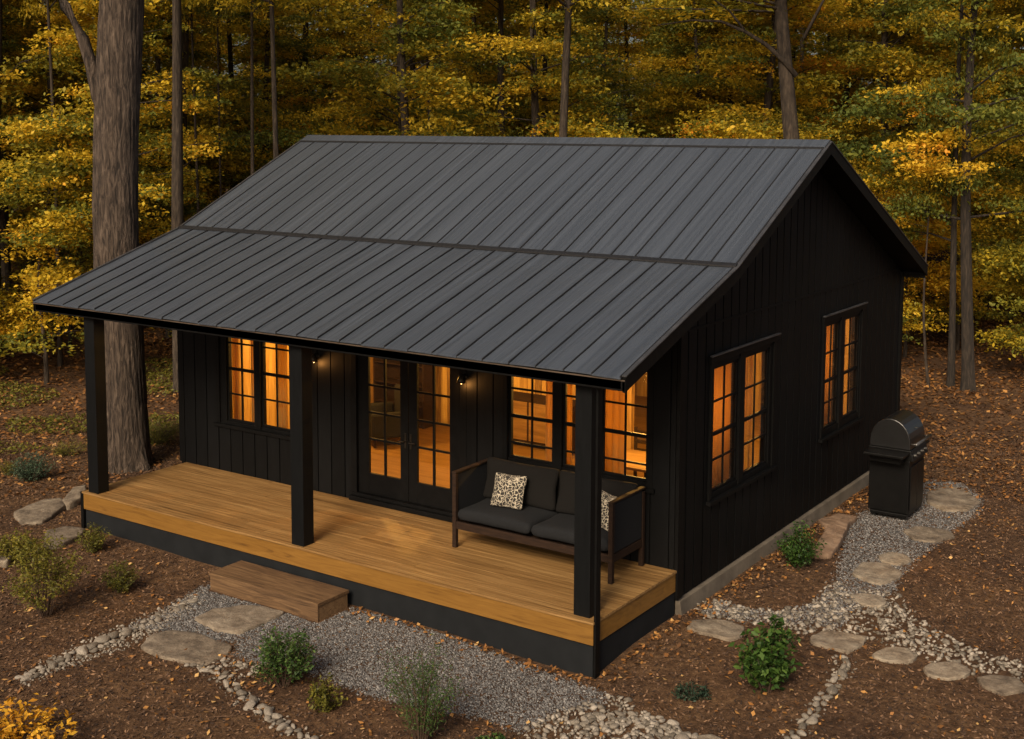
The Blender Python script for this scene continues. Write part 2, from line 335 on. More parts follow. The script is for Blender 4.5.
# window geometry: (a0,a1,z0,z1) openings
FW = [(.76, 2.50, 1.36, 2.98), (6.40, 8.62, 1.58, 3.18)]
DOOR = (3.66, 5.68, H+.005, 2.98)
SW = [(2.98, 5.06, 1.26, 3.10), (7.06, 8.86, 1.26, 3.12)]
flat = lambda y: 3.72
def gable(y): return zroof(y)-.16
frontw = wall('front_wall', 'x', P, -1, (X0+.10, L-.02), FW+[DOOR], flat, .30, 'black', .022, .272, .020, cabin)
wall('front_sheathing', 'x', P+.001, 1, (X0, L-.02), FW+[DOOR], lambda y: 3.9, .0, 'trim', .15, 3., 0, frontw)
sidew = wall('side_wall', 'y', L-.022, 1, (P-.02, YB), SW, gable, Z0W, 'black', .022, .254, .030, cabin)
wall('side_sheathing', 'y', L-.022, -1, (P-.0, YB), SW, gable, .0, 'trim', .15, .9, 0, sidew)
mb = MB(); yy = [P-.02, YK, YR, YB+.0]
lw = wall('left_wall', 'y', X0+.0, -1, (P, YB), [], gable, Z0W, 'black', .022, .254, .016, cabin)
wall('left_sheathing', 'y', X0+.001, 1, (P+.16, YB), [], gable, .0, 'trim', .15, .9, 0, lw)
bw = wall('back_wall', 'x', YB+.001, 1, (X0, L), [], lambda y: 3.5, Z0W, 'black', .022, .254, .016, cabin)
wall('back_sheathing', 'x', YB-.001, -1, (X0+.2, L-.2), [], lambda y: 3.5, .0, 'trim', .15, 3., 0, bw)
# corner boards, sill trim, horizontal band on gable
for bx_ in ((L-.02, L+.028, P-.028, P+.13, Z0W, zroof(P)-.2), (X0-.03, X0+.10, P-.028, P+.0, H, 3.5), (L, L+.028, YB-.10, YB+.028, Z0W, 3.55)):
    MB().box(*bx_).build('corner_board', 'trim', cabin, bevel=.003)
MB().prismx(L, L+.010, [(P+.2, 3.60), (YB-.2, 3.60), (YB-.2, 3.635), (P+.2, 3.635)]).build('band_board', 'black', cabin)
# foundation
mb = MB()
mb.hexa([(L-.12,P+.02,-.3),(L+.12,P+.02,-.3),(L+.12,YB+.1,-.3),(L-.12,YB+.1,-.3),(L-.12,P+.02,.185),(L+.045,P+.02,.165),(L+.045,YB+.1,.165),(L-.12,YB+.1,.185)])
mb.box(X0-.05, L-.13, YB-.1, YB+.08, -.3, .18); mb.box(X0-.05, X0+.15, P+.1, YB-.11, -.3, .18)
mb.build('foundation', 'concrete', cabin, bevel=.01)

# ---- interior
FLZ = H+.03
inn = MB(); y1i = P+.16; PW = 6.55
def lining(c, axis, rng, ops, zt, side):
    for (a, b, sa, sb, ta, tb, lg, rg) in wall_cells(rng, ops, zt, FLZ, .15):
        a2 = a+.003; b2 = b-.003; za = ta if sb is None else sb
        lo, hi = (c, c+.012*side) if side > 0 else (c+.012*side, c)
        if axis == 'x': inn.box(a2, b2, lo, hi, sa, za)
        else: inn.box(lo, hi, a2, b2, sa, za)
CZ = 3.30
cf = lambda y: CZ
lining(P+.152, 'x', (.05, L-.25), FW+[DOOR], cf, 1)
lining(L-.173, 'y', (P+.2, YB-.25), SW, cf, -1)
lining(X0+.16, 'y', (P+.2, YB-.25), [], cf, 1)
lining(YB-.16, 'x', (.05, L-.25), [], cf, -1)
lining(PW, 'x', (.05, 5.9), [], cf, -1); lining(PW+.09, 'x', (.05, 5.9), [], cf, 1)
inn.box(.05, 5.9, PW+.002, PW+.088, FLZ, CZ)
for i in range(6): inn.box(.3+i*1.55, .42+i*1.55, P+.2, YB-.2, CZ-.16, CZ-.004)
inn.build('interior_panelling', 'lining', cabin)
MB().box(X0+.17, L-.18, P+.155, YB-.17, FLZ-.06, FLZ-.002).build('interior_floor', 'wfloor', cabin)
MB().box(X0+.17, L-.18, P+.155, YB-.17, CZ, CZ+.05).build('ceiling', 'lining', cabin)

# ---- windows
def sash(win, axis, c, a0, a1, z0, z1, cols, rows, depth, inward):
    """one sash: bars + a pane; c=outer face coordinate; inward=+1 if inside lies towards +axis-normal"""
    mb = MB(); w = .034; m = .013; d0, d1 = c+inward*.02, c+inward*(.02+depth)
    def bx(p0, p1, q0, q1, e0=0., e1=0.):
        lo, hi = min(d0, d1)-e0, max(d0, d1)+e1
        if axis == 'x': mb.box(p0, p1, lo, hi, q0, q1)
        else: mb.box(lo, hi, p0, p1, q0, q1)
    bx(a0-w, a0, z0-w, z1+w); bx(a1, a1+w, z0-w, z1+w); bx(a0, a1, z0-w, z0); bx(a0, a1, z1, z1+w)
    ce = [a0+(a1-a0)*i/cols for i in range(1, cols)]
    for x in ce: bx(x-m, x+m, z0, z1, -.006, -.006)
    for z in rows:
        mm = .024 if z < 0 else m; z = abs(z)
        bx(a0, a1, z-mm, z+mm, -.004 if mm == m else 0, -.004 if mm == m else .0)
    s = mb.build('sash', 'trim', win, bevel=.0025)
    g = MB(); cm = (d0+d1)/2
    if axis == 'x': g.box(a0, a1, cm-.002, cm+.002, z0, z1)
    else: g.box(cm-.002, cm+.002, a0, a1, z0, z1)
    g.build('pane', 'glass', win)
def window(axis, c, out, op, sashes, rows, label=None):
    a0, a1, z0, z1 = op; inw = -out
    mb = MB(); fw = .075
    def bx(p0, p1, e0, e1, q0, q1):
        lo, hi = min(c+e0*out, c+e1*out), max(c+e0*out, c+e1*out)
        if axis == 'x': mb.box(p0, p1, lo, hi, q0, q1)
        else: mb.box(lo, hi, p0, p1, q0, q1)
    # outer casing + jamb
    bx(a0-.05, a0+.03, -.13, .030, z0, z1); bx(a1-.03, a1+.05, -.13, .030, z0, z1)
    bx(a0-.07, a1+.07, -.13, .042, z1, z1+.09)
    # mullions between sashes
    zz0, zz1 = sashes[0][2], sashes[0][3]
    for s0, s1 in zip(sashes, sashes[1:]): bx(s0[1]+.036, s1[0]-.036, -.12, .018, z0, z1)
    bx(a0+.03, sashes[0][0]-.036, -.12, .006, z0, z1) if sashes[0][0]-.036 > a0+.03 else None
    bx(sashes[-1][1]+.036, a1-.03, -.12, .006, z0, z1) if sashes[-1][1]+.036 < a1-.03 else None
    for s in sashes:
        bx(s[0]-.036, s[1]+.036, -.12, .004, z0, s[2]-.036) if s[2]-.036 > z0 else None
        bx(s[0]-.036, s[1]+.036, -.12, .004, s[3]+.036, z1) if s[3]+.036 < z1 else None
    w = mb.build('window', 'trim', cabin, bevel=.003)
    sm = MB(); lo, hi = (c-.12*out, c+.065*out); lo, hi = min(lo, hi), max(lo, hi)
    if axis == 'x': sm.box(a0-.09, a1+.09, lo, hi, z0-.055, z0-.002)
    else: sm.box(lo, hi, a0-.09, a1+.09, z0-.055, z0-.002)
    sm.build('sill', 'trim', w, bevel=.004)
    if axis == 'y':
        sm = MB(); sm.box(c+.028, c+.075, a0-.10, a1+.10, z1+.092, z1+.112); sm.build('drip_cap', 'roofedge', w, bevel=.002)
    for s in sashes: sash(w, axis, c, s[0], s[1], s[2], s[3], 2, rows, .035, inw)
    return w
window('x', P, -1, FW[0], [(.97, 1.53, 1.45, 2.86), (1.74, 2.30, 1.45, 2.86)], [1.86, -2.27, 2.69])
window('x', P, -1, FW[1], [(6.47, 7.13, 1.68, 3.06), (7.34, 7.74, 1.68, 3.06), (7.93, 8.55, 1.68, 3.06)], [1.86, -2.23, 2.61])
window('y', L, 1, SW[0], [(3.10, 3.84, 1.37, 2.99), (4.08, 4.90, 1.37, 2.99)], [1.76, -2.11, 2.55])
window('y', L, 1, SW[1], [(7.22, 7.80, 1.40, 3.02), (8.05, 8.76, 1.40, 3.02)], [1.78, -2.13, 2.58])
# ---- french doors
fr = MB(); a0, a1, z0, z1 = DOOR
fr.box(a0-.06, a0+.05, P-.03, P+.13, z0, z1); fr.box(a1-.05, a1+.06, P-.03, P+.13, z0, z1); fr.box(a0-.06, a1+.06, P-.04, P+.13, z1, z1+.1)
fr = fr.build('door_frame', 'trim', cabin, bevel=.004)
MB().box(a0-.05, a1+.05, P-.10, P+.12, H+.004, .655).box(a0-.03, a1+.03, P-.05, P+.12, .655, .70).build('threshold', 'trim', fr, bevel=.004)
for (d0, d1, g0, g1, hx) in ((a0+.055, 4.665, 3.92, 4.52, 4.62), (4.675, a1-.055, 4.83, 5.42, 4.72)):
    mb = MB(); y0, yy1 = P+.015, P+.060; gz0, gz1 = 1.02, 2.77
    mb.box(d0, g0, y0, yy1, .705, 2.975); mb.box(g1, d1, y0, yy1, .705, 2.975); mb.box(g0, g1, y0, yy1, .705, gz0); mb.box(g0, g1, y0, yy1, gz1, 2.975)
    gm = (g0+g1)/2; mb.box(gm-.016, gm+.016, y0+.005, yy1-.005, gz0, gz1)
    for z in (1.54, 1.94, 2.35): mb.box(g0, g1, y0+.007, yy1-.007, z-.015, z+.015)
    d = mb.build('door', 'trim', cabin, bevel=.003)
    MB().box(g0, g1, P+.036, P+.040, gz0, gz1).build('pane', 'glass', d)
    h = MB(); h.box(hx-.018, hx+.018, y0-.010, y0-.001, 1.50, 1.72); h.tube([(hx, y0-.01, 1.6), (hx, y0-.055, 1.6), (hx+(.10 if hx > 4.67 else -.10), y0-.055, 1.6)], [.009]*3, 8); h.build('handle', 'brass', d)

# ---- curtains inside the windows (parts of the cabin)
def curtain(axis, c, a0, a1, z0, z1, amp=.02, wl=.09):
    n = max(8, int((a1-a0)/wl*8)); mb = MB(); vs = []; fs = []
    for i in range(n+1):
        a = a0+(a1-a0)*i/n; o = c+amp*math.sin(2*PI*(a-a0)/wl)+.3*amp*math.sin(2*PI*(a-a0)/(wl*2.7))
        for z in (z0, z1): vs.append((a, o, z) if axis == 'x' else (o, a, z))
    for i in range(n): fs.append((2*i, 2*i+2, 2*i+3, 2*i+1))
    mb.add(vs, fs); o = mb.build('curtain', M['curtain_t'], cabin, smooth=True)
    s = o.modifiers.new('s', 'SOLIDIFY'); s.thickness = .002
m, t, out = nt('curtain_cloth'); d_ = N(t, 'ShaderNodeBsdfDiffuse', Color=(.55, .40, .14, 1)); tr_ = N(t, 'ShaderNodeBsdfTranslucent', Color=(.66, .44, .14, 1)); mx_ = N(t, 'ShaderNodeMixShader', Fac=.55)
t.links.new(d_.outputs[0], mx_.inputs[1]); t.links.new(tr_.outputs[0], mx_.inputs[2]); t.links.new(mx_.outputs[0], out.inputs[0]); M['curtain_t'] = m
XI = L-.30
curtain('y', XI, 3.00, 3.42, 1.0, 3.12); curtain('y', XI, 3.62, 4.30, 1.0, 3.12, .03, .13); curtain('y', XI, 4.55, 5.02, 1.0, 3.12)
curtain('y', XI, 7.05, 7.48, 1.0, 3.12); curtain('y', XI, 7.70, 8.32, 1.0, 3.12, .03, .12); curtain('y', XI, 8.52, 8.9, 1.0, 3.12)
YI = P+.30
curtain('x', YI, 1.18, 1.40, 1.0, 3.0); curtain('x', YI, .74, .92, 1.0, 3.0); curtain('x', YI, 1.78, 1.98, 1.0, 3.0)
curtain('x', YI, 6.85, 7.28, 1.2, 3.2, .025, .11); curtain('x', YI, 7.75, 8.12, 1.2, 3.2, .02, .1)

# ---- roof
roofp = [(YE, ZE), (YK, ZK), (YR, ZR), (YBK, ZBK)]
def slab(mb, x0, x1, pts, dz0, dz1):
    for (a, za), (b, zb) in zip(pts, pts[1:]):
        mb.prismx(x0, x1, [(a, za+dz0), (b, zb+dz0), (b, zb+dz1), (a, za+dz1)])
rf = MB()
NP = 28; pw = (OXR-OXL)/NP
rng = random.Random(3)
for i in range(NP):   # metal pans, each a hair different in height, slightly crowned lip at the eave
    xa = OXL+i*pw+.004; xb = OXL+(i+1)*pw-.004; j = rng.uniform(-.003, .003); e = rng.uniform(-.012, .012)
    pts = [(YE-.03+e, ZE-.03*.32), (YK-.0, ZK), ]
    n = 10; 
    for k in range(n):
        t0, t1 = k/n, (k+1)/n; w0, w1 = .003*math.sin(k*2.1+i), .003*math.sin((k+1)*2.1+i)
        ya, yb = YE-.03+e+(YK-YE+.03-e)*t0, YE-.03+e+(YK-YE+.03-e)*t1; za, zb = zroof(max(ya, YE))+(ya-YE)*.32*(ya < YE), zroof(yb)
        rf.add([(xa, ya, za+j+w0), (xb, ya, za+j-w0), (xb, yb, zb+j-w1), (xa, yb, zb+j+w1), (xa, ya, za+j+w0-.012), (xb, ya, za+j-w0-.012)], [(0, 1, 2, 3), (0, 4, 5, 1)])
    rf.prismx(xa, xb, [(YK+.002, ZK+j+.012), (YR, ZR+j+.012), (YR, ZR+j), (YK+.002, ZK+j)])
    rf.prismx(xa, xb, [(YR, ZR+j), (YBK, ZBK+j), (YBK, ZBK+j-.012), (YR, ZR+j-.012)])
roof = rf.build('roof', 'roof', cabin)
sm = MB()
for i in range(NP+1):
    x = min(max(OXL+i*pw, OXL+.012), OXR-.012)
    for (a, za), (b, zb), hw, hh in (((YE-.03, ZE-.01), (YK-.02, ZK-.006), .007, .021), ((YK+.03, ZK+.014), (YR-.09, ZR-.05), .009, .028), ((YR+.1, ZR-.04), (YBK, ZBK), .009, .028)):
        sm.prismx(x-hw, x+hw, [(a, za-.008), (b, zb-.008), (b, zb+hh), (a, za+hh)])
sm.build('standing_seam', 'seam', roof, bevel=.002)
dk = MB(); slab(dk, OXL+.02, OXR-.02, roofp, -.14, -.016); dk.build('roof_decking', 'trim', roof)
rc = MB()
rc.prismx(OXL-.005, OXR+.012, [(YR-.20, ZR-.060), (YR, ZR+.038), (YR+.2, ZR-.052), (YR+.2, ZR-.066), (YR, ZR+.022), (YR-.20, ZR-.074)])
rc.build('ridge_cap', 'roof', roof)
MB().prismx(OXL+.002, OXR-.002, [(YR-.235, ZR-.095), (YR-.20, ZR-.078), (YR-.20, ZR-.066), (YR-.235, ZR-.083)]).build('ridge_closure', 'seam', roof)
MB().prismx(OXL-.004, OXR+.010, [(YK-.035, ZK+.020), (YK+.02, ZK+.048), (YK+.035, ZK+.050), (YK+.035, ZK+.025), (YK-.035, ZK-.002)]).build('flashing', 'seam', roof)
for xs in ((OXR, OXR+.035), (OXL-.035, OXL)):
    fb = MB()
    for (a, za), (b, zb) in zip(roofp, roofp[1:]): fb.prismx(xs[0], xs[1], [(a, za-.175), (b, zb-.175), (b, zb-.002), (a, za-.002)])
    fb.build('rake_board', 'trim', roof)
for xs in ((OXR-.02, OXR+.048), (OXL-.048, OXL+.02)):
    ft = MB()
    for (a, za), (b, zb) in zip(roofp, roofp[1:]): ft.prismx(xs[0], xs[1], [(a, za+.002), (b, zb+.002), (b, zb+.016), (a, za+.016)])
    ft.build('rake_trim', 'roofedge', roof)
MB().box(OXL-.03, OXR+.03, YE+.0, YE+.05, 3.298, 3.437).build('eave_fascia', 'trim', roof, bevel=.003)
MB().box(OXL-.034, OXR+.034, YE-.012, YE-.001, 3.412, 3.426).build('drip_edge', 'drip', roof)
MB().box(OXL, OXR, YBK-.05, YBK, ZBK-.22, ZBK-.02).build('rear_fascia', 'trim', roof)
MB().box(.0, 9.05, .10, .22, 3.285, 3.36).build('porch_beam', 'trim', cabin, bevel=.004)

# ---- porch
dm = MB(); nb = 15; bwid = (P-.03+.03)/nb
for i in range(nb):
    y0 = -.03+i*bwid; joints = [X0+.13 if False else -.03] + ([rng.uniform(2.5, 6.5)] if i % 2 else [rng.uniform(1.5, 3.6), rng.uniform(5.4, 7.4)])+[L+.02]
    for xa, xb in zip(joints, joints[1:]):
        ca, cb = (.0, .0)
        dm.box(xa+.001, xb-.001, y0+.0022, y0+bwid-.0022, H-.028+rng.uniform(-.001, .001), H+rng.uniform(-.0012, .0012))
dm = dm.build('porch_deck', 'deck', cabin)
fm = MB(); fm.box(-.012, L+.005, -.012, .022, H-.275, H-.030); fm.build('deck_fascia', 'fascia', dm, bevel=.003)
fm = MB(); fm.box(L-.03, L+.004, .03, P-.03, H-.275, H-.030); 
o = fm.build('side_fascia', 'fascia', dm, bevel=.003)
fm = MB(); fm.box(-.012, .022, .03, P-.03, H-.275, H-.030); fm.build('side_fascia', 'fascia', dm, bevel=.003)
MB().box(.04, L-.04, .03, P-.02, H-.27, H-.06).build('deck_frame', 'trim', dm)
sk = MB(); sk.box(.0, L-.012, .018, .06, -.25, H-.278); sk.box(L-.052, L-.012, .062, P-.022, -.25, H-.278); sk.box(0, .04, .062, P-.022, -.25, H-.278)
sk.build('porch_skirt', 'skirt', cabin)
MB().box(-.075, -.014, -.02, .05, -.2, H-.01).build('corner_trim', 'trim', cabin, bevel=.003)
for (xa, xb, ya, yb, zb_) in ((.08, .31, .015, .215, H), (4.33, 4.55, .015, .215, H)):
    MB().box(xa, xb, ya, yb, zb_, 3.292).build('porch_post', 'post', cabin, bevel=.006)
MB().box(8.72, 8.935, .06, .26, H+.002, 3.292).build('porch_post', 'post', cabin, bevel=.006)
MB().box(L+.006, L+.034, .0, .10, -.25, 3.292).build('corner_trim', 'trim', cabin, bevel=.003)

# ------------------------------------------------------------------ step
st = empty('wooden_step', (4.45, -.37, 0)); tag(st, 'low weathered wooden box step on the gravel against the porch front', 'step')
mb = MB()
for k in range(3): mb.box(-.98, .98, -.30+k*.197, -.30+(k+1)*.197-.0012, .175, .215)
mb.build('tread', 'step', st, bevel=.001)
MB().box(-.97, .97, -.29, -.25, -.08, .172).box(-.97, -.93, -.248, .27, -.08, .172).box(.93, .97, -.248, .27, -.08, .172).build('riser', 'step', st, bevel=.004)

# ------------------------------------------------------------------ wall lamps
def lamp(x, label):
    r = empty('wall_lamp', (x, P-.025, 2.66)); tag(r, label, 'wall lamp')
    mb = MB(); mb.tube([(0, .02, .02), (0, -.015, .02)], [.045, .045], 16); mb.tube([(0, -.01, .05), (0, -.07, .07), (0, -.09, .05)], [.009]*3, 8); mb.build('bracket', 'brass', r, True)
    mb = MB(); mb.tube([(0, -.09, .065), (0, -.09, .05), (0, -.09, .0), (0, -.09, -.045)], [.012, .030, .052, .062], 20, cap=False); o = mb.build('lamp_shade', 'brass', r, True)
    s = o.modifiers.new('s', 'SOLIDIFY'); s.thickness = .003
    MB().tube([(0, -.09, .01), (0, -.09, -.01), (0, -.09, -.03), (0, -.09, -.05), (0, -.09, -.062)], [.010, .018, .024, .018, .004], 14).build('bulb', 'bulb', r, True)
    l = bpy.data.lights.new('wall_lamp_light', 'POINT'); l.energy = 3.2; l.color = (1, .42, .10); l.shadow_soft_size = .03
    lo = bpy.data.objects.new('lamp_light', l); COL.objects.link(lo); lo.parent = r; lo.location = (0, -.09, -.10)
lamp(2.95, 'small black wall lamp glowing between the left porch window and the french doors')
lamp(5.72, 'small black wall lamp glowing above the sofa, right of the french doors')

# ------------------------------------------------------------------ interior furnishings
def pendant(x, y, z, e, label, r=.17):
    o = empty('pendant_lamp', (x, y, z)); tag(o, label, 'lamp')
    MB().tube([(0, 0, .12), (0, 0, CZ-z-.17)], [.006, .006], 6).build('cord', 'brass', o)
    a = MB().tube([(0, 0, .13), (0, 0, .10), (0, 0, 0)], [.03, .08, r], 24, cap=False).build('lamp_shade', 'shade', o, True); s = a.modifiers.new('s', 'SOLIDIFY'); s.thickness = .004
    MB().tube([(0, 0, .06), (0, 0, .02), (0, 0, -.02)], [.02, .035, .01], 12).build('bulb', 'bulb', o, True)
    l = bpy.data.lights.new('pendant_light', 'POINT'); l.energy = e; l.color = (1, .50, .095); l.shadow_soft_size = .1
    lo = bpy.data.objects.new('pendant_glow', l); COL.objects.link(lo); lo.parent = o; lo.location = (0, 0, -.12)
EP = 150
pendant(7.55, 3.9, 2.70, EP, 'pendant lamp inside, seen through the wide right porch window')
pendant(4.7, 4.3, 2.75, EP*.9, 'pendant lamp hanging inside behind the french doors')
pendant(1.7, 4.0, 2.75, EP*.9, 'pendant lamp hanging inside behind the left porch window')
pendant(7.6, 8.4, 2.75, EP, 'pendant lamp inside, in the back room behind the far side window')
# table, chairs
tb = empty('dining_table', (7.5, 3.9, FLZ)); tag(tb, 'wooden dining table inside behind the wide right porch window', 'table')
MB().box(-.8, .8, -.45, .45, .72, .76).build('table_top', 'wfloor', tb, bevel=.005)
for sx in (-1, 1):
    for sy in (-1, 1): MB().box(sx*.74-.03, sx*.74+.03, sy*.39-.03, sy*.39+.03, 0, .719).build('leg', 'wfloor', tb)
def chair(x, y, rz, label):
    c = empty('dining_chair', (x, y, FLZ), rz); tag(c, label, 'chair', 'dining chairs inside the cabin')
    MB().box(-.22, .22, -.21, .21, .43, .47).build('seat', 'walnut', c, bevel=.005)
    for sx in (-1, 1):
        MB().box(sx*.19-.02, sx*.19+.02, -.20, -.16, 0, .429).build('leg', 'walnut', c)
        MB().box(sx*.19-.02, sx*.19+.02, .17, .21, 0, .429).build('leg', 'walnut', c)
    mb = MB(); mb.box(-.21, -.17, .17, .21, .471, .98); mb.box(.17, .21, .17, .21, .471, .98)
    for z in (.62, .76, .90): mb.box(-.169, .169, .18, .20, z-.03, z+.03)
    mb.build('backrest', 'walnut', c)
chair(7.1, 4.65, 0, 'dark wooden chair inside on the far side of the dining table')
chair(8.0, 4.65, 0, 'dark wooden chair inside by the side window end of the table')
chair(7.55, 3.15, PI, 'dark wooden chair inside on the porch window side of the table')
fl = empty('floor_lamp', (8.25, 5.4, FLZ)); tag(fl, 'lit floor lamp inside the right corner of the cabin', 'floor lamp')
MB().tube([(0, 0, 0), (0, 0, .02)], [.15, .14], 20).tube([(0, 0, .02), (0, 0, 1.45)], [.012, .012], 8).build('stand', 'brass', fl)
a = MB().tube([(0, 0, 1.42), (0, 0, 1.72)], [.20, .14], 24, cap=False).build('lamp_shade', 'shade', fl, True); a.modifiers.new('s', 'SOLIDIFY').thickness = .004
cb = empty('sideboard', (4.2, 6.2, FLZ)); tag(cb, 'low dark sideboard inside against the far wall behind the french doors', 'sideboard')
MB().box(-.9, .9, -.25, .25, .10, .85).build('cabinet', 'walnut', cb, bevel=.005)
for sx in (-1, 1):
    for sy in (-1, 1): MB().box(sx*.84-.025, sx*.84+.025, sy*.2-.025, sy*.2+.025, 0, .099).build('leg', 'walnut', cb)
MB().box(-.85, -.02, -.262, -.251, .14, .81).build('cabinet_door', 'wfloor', cb); MB().box(.02, .85, -.262, -.251, .14, .81).build('cabinet_door', 'wfloor', cb)

bs = empty('bookshelf', (1.25, 6.18, FLZ)); tag(bs, 'dark bookshelf inside against the far wall behind the left porch window', 'bookshelf')
MB().box(-.6, -.57, -.16, .16, 0, 1.9).box(.57, .6, -.16, .16, 0, 1.9).box(-.569, .569, .14, .16, 0, 1.9).build('side_panel', 'walnut', bs)
for k in range(6): MB().box(-.569, .569, -.16, .139, .02+k*.37, .045+k*.37).build('shelf', 'walnut', bs)
def frame_pic(x, y, z, rz, label):
    f = empty('picture_frame', (x, y, z), rz); tag(f, label, 'picture frame')
    mb = MB(); mb.box(-.4, .4, -.02, 0, -.3, -.26).box(-.4, .4, -.02, 0, .26, .3).box(-.4, -.36, -.02, 0, -.259, .259).box(.36, .4, -.02, 0, -.259, .259); mb.build('frame', 'walnut', f); MB().box(-.359, .359, -.012, -.004, -.259, .259).build('print', 'curtain', f)
frame_pic(2.9, PW-.02, 2.15, 0, 'framed picture on the far inside wall left of the sideboard'); frame_pic(4.6, PW-.02, 2.2, 0, 'framed picture on the far inside wall above the sideboard')
so2 = empty('armchair', (1.9, 4.9, FLZ), -.6); tag(so2, 'dark armchair inside behind the left porch window', 'armchair')
MB().box(-.4, .4, -.38, .38, .18, .42).build('seat', 'fabric', so2, bevel=.05); MB().box(-.4, .4, .25, .42, .421, .95).build('backrest', 'fabric', so2, bevel=.05)
for sx in (-1, 1): MB().box(sx*.41-.07, sx*.41+.07, -.38, .245, .18, .62).build('armrest', 'fabric', so2, bevel=.04)
for sx in (-1, 1):
    for sy in (-1, 1): MB().box(sx*.34-.02, sx*.34+.02, sy*.3-.02, sy*.3+.02, 0, .179).build('leg', 'walnut', so2)

# ------------------------------------------------------------------ porch sofa
sf = empty('outdoor_sofa', (7.39, 1.56, H+.002)); tag(sf, 'two seat outdoor sofa with dark wood frame and charcoal cushions on the porch', 'sofa')
SL, SD = 1.22, .42    # half length, half depth
for sx in (-1, 1):
    for sy in (-1, 1):
        MB().box(sx*(SL-.03)-.03, sx*(SL-.03)+.03, sy*(SD-.03)-.03, sy*(SD-.03)+.03, 0, 1.00 if sy < 0 else .97).build('leg', 'walnut', sf, bevel=.006)
MB().box(-SL+.061, SL-.061, -SD+.005, -SD+.04, .26, .36).box(-SL+.061, SL-.061, SD-.04, SD-.005, .26, .36).box(-SL+.005, -SL+.05, -SD+.061, SD-.061, .26, .36).box(SL-.05, SL-.005, -SD+.061, SD-.061, .26, .36).box(-SL+.06, SL-.06, -SD+.05, SD-.05, .29, .32).build('frame', 'walnut', sf, bevel=.005)
for sx in (-1, 1):
    MB().box(sx*(SL-.03)-.035, sx*(SL-.03)+.035, -SD-.005, SD+.005, 1.002, 1.03).build('arm_rail', 'walnut', sf, bevel=.008)
    MB().box(sx*(SL-.03)-.02, sx*(SL-.03)+.02, -SD+.065, SD-.065, .37, .995).build('arm_panel', 'fabric', sf, bevel=.012)
def cushion(name, parent, mat, sx, sy, sz, loc, rot=(0, 0, 0), puff=.35, n=10, bulge=.06):
    """soft cushion: box grid with rounded, puffed faces"""
    vs = {}; V = []; F = []
    def vid(i, j, k):
        key = (i, j, k)
        if key not in vs:
            u, v, w = 2*i/n-1, 2*j/n-1, 2*k/4-1
            edge = (1-abs(u)**3)*(1-abs(v)**3)
            rr = .93+.07*(1-abs(w)**2)
            cpin = 1-.06*(1-abs(u))*abs(v)**2-.06*(1-abs(v))*abs(u)**2
            x = u*rr*cpin*sx; y = v*rr*cpin*sy; z = w*sz*(1-puff+puff*edge**.6)
            z += .004*math.sin(7*u+3*v+hash(name) % 3)
            vs[key] = len(V); V.append((x, y, z))
        return vs[key]
    for i in range(n):
        for j in range(n):
            F.append((vid(i, j, 4), vid(i+1, j, 4), vid(i+1, j+1, 4), vid(i, j+1, 4))); F.append((vid(i, j+1, 0), vid(i+1, j+1, 0), vid(i+1, j, 0), vid(i, j, 0)))
    for k in range(4):
        for i in range(n):
            F.append((vid(i, 0, k), vid(i+1, 0, k), vid(i+1, 0, k+1), vid(i, 0, k+1))); F.append((vid(i+1, n, k), vid(i, n, k), vid(i, n, k+1), vid(i+1, n, k+1)))
            F.append((vid(0, i+1, k), vid(0, i, k), vid(0, i, k+1), vid(0, i+1, k+1))); F.append((vid(n, i, k), vid(n, i+1, k), vid(n, i+1, k+1), vid(n, i, k+1)))
    mb = MB(); mb.add(V, F); o = mb.build(name, mat, parent, smooth=True, subsurf=1); o.location = loc; o.rotation_euler = rot; return o
cushion('seat_cushion', sf, 'fabric', .585, .385, .10, (-.583, -.03, .455), puff=.22)
cushion('seat_cushion', sf, 'fabric', .585, .385, .10, (.583, -.03, .455), puff=.22)
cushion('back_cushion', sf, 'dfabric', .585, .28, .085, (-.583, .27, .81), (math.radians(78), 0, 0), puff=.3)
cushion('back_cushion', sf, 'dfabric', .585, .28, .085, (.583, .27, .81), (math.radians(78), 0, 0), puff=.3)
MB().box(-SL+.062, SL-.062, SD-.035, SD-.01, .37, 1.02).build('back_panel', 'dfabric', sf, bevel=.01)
p1 = cushion('throw_pillow', None, 'pillow', .235, .225, .075, (6.80, 1.55, H+.775), (math.radians(66), 0, math.radians(8)), puff=.75)
tag(p1, 'square patterned throw pillow leaning on the left half of the porch sofa', 'pillow')
p2 = cushion('throw_pillow', None, 'pillow', .235, .225, .075, (8.30, 1.52, H+.775), (math.radians(68), 0, math.radians(-24)), puff=.75)
tag(p2, 'square patterned throw pillow at the right end of the porch sofa behind the post', 'pillow')

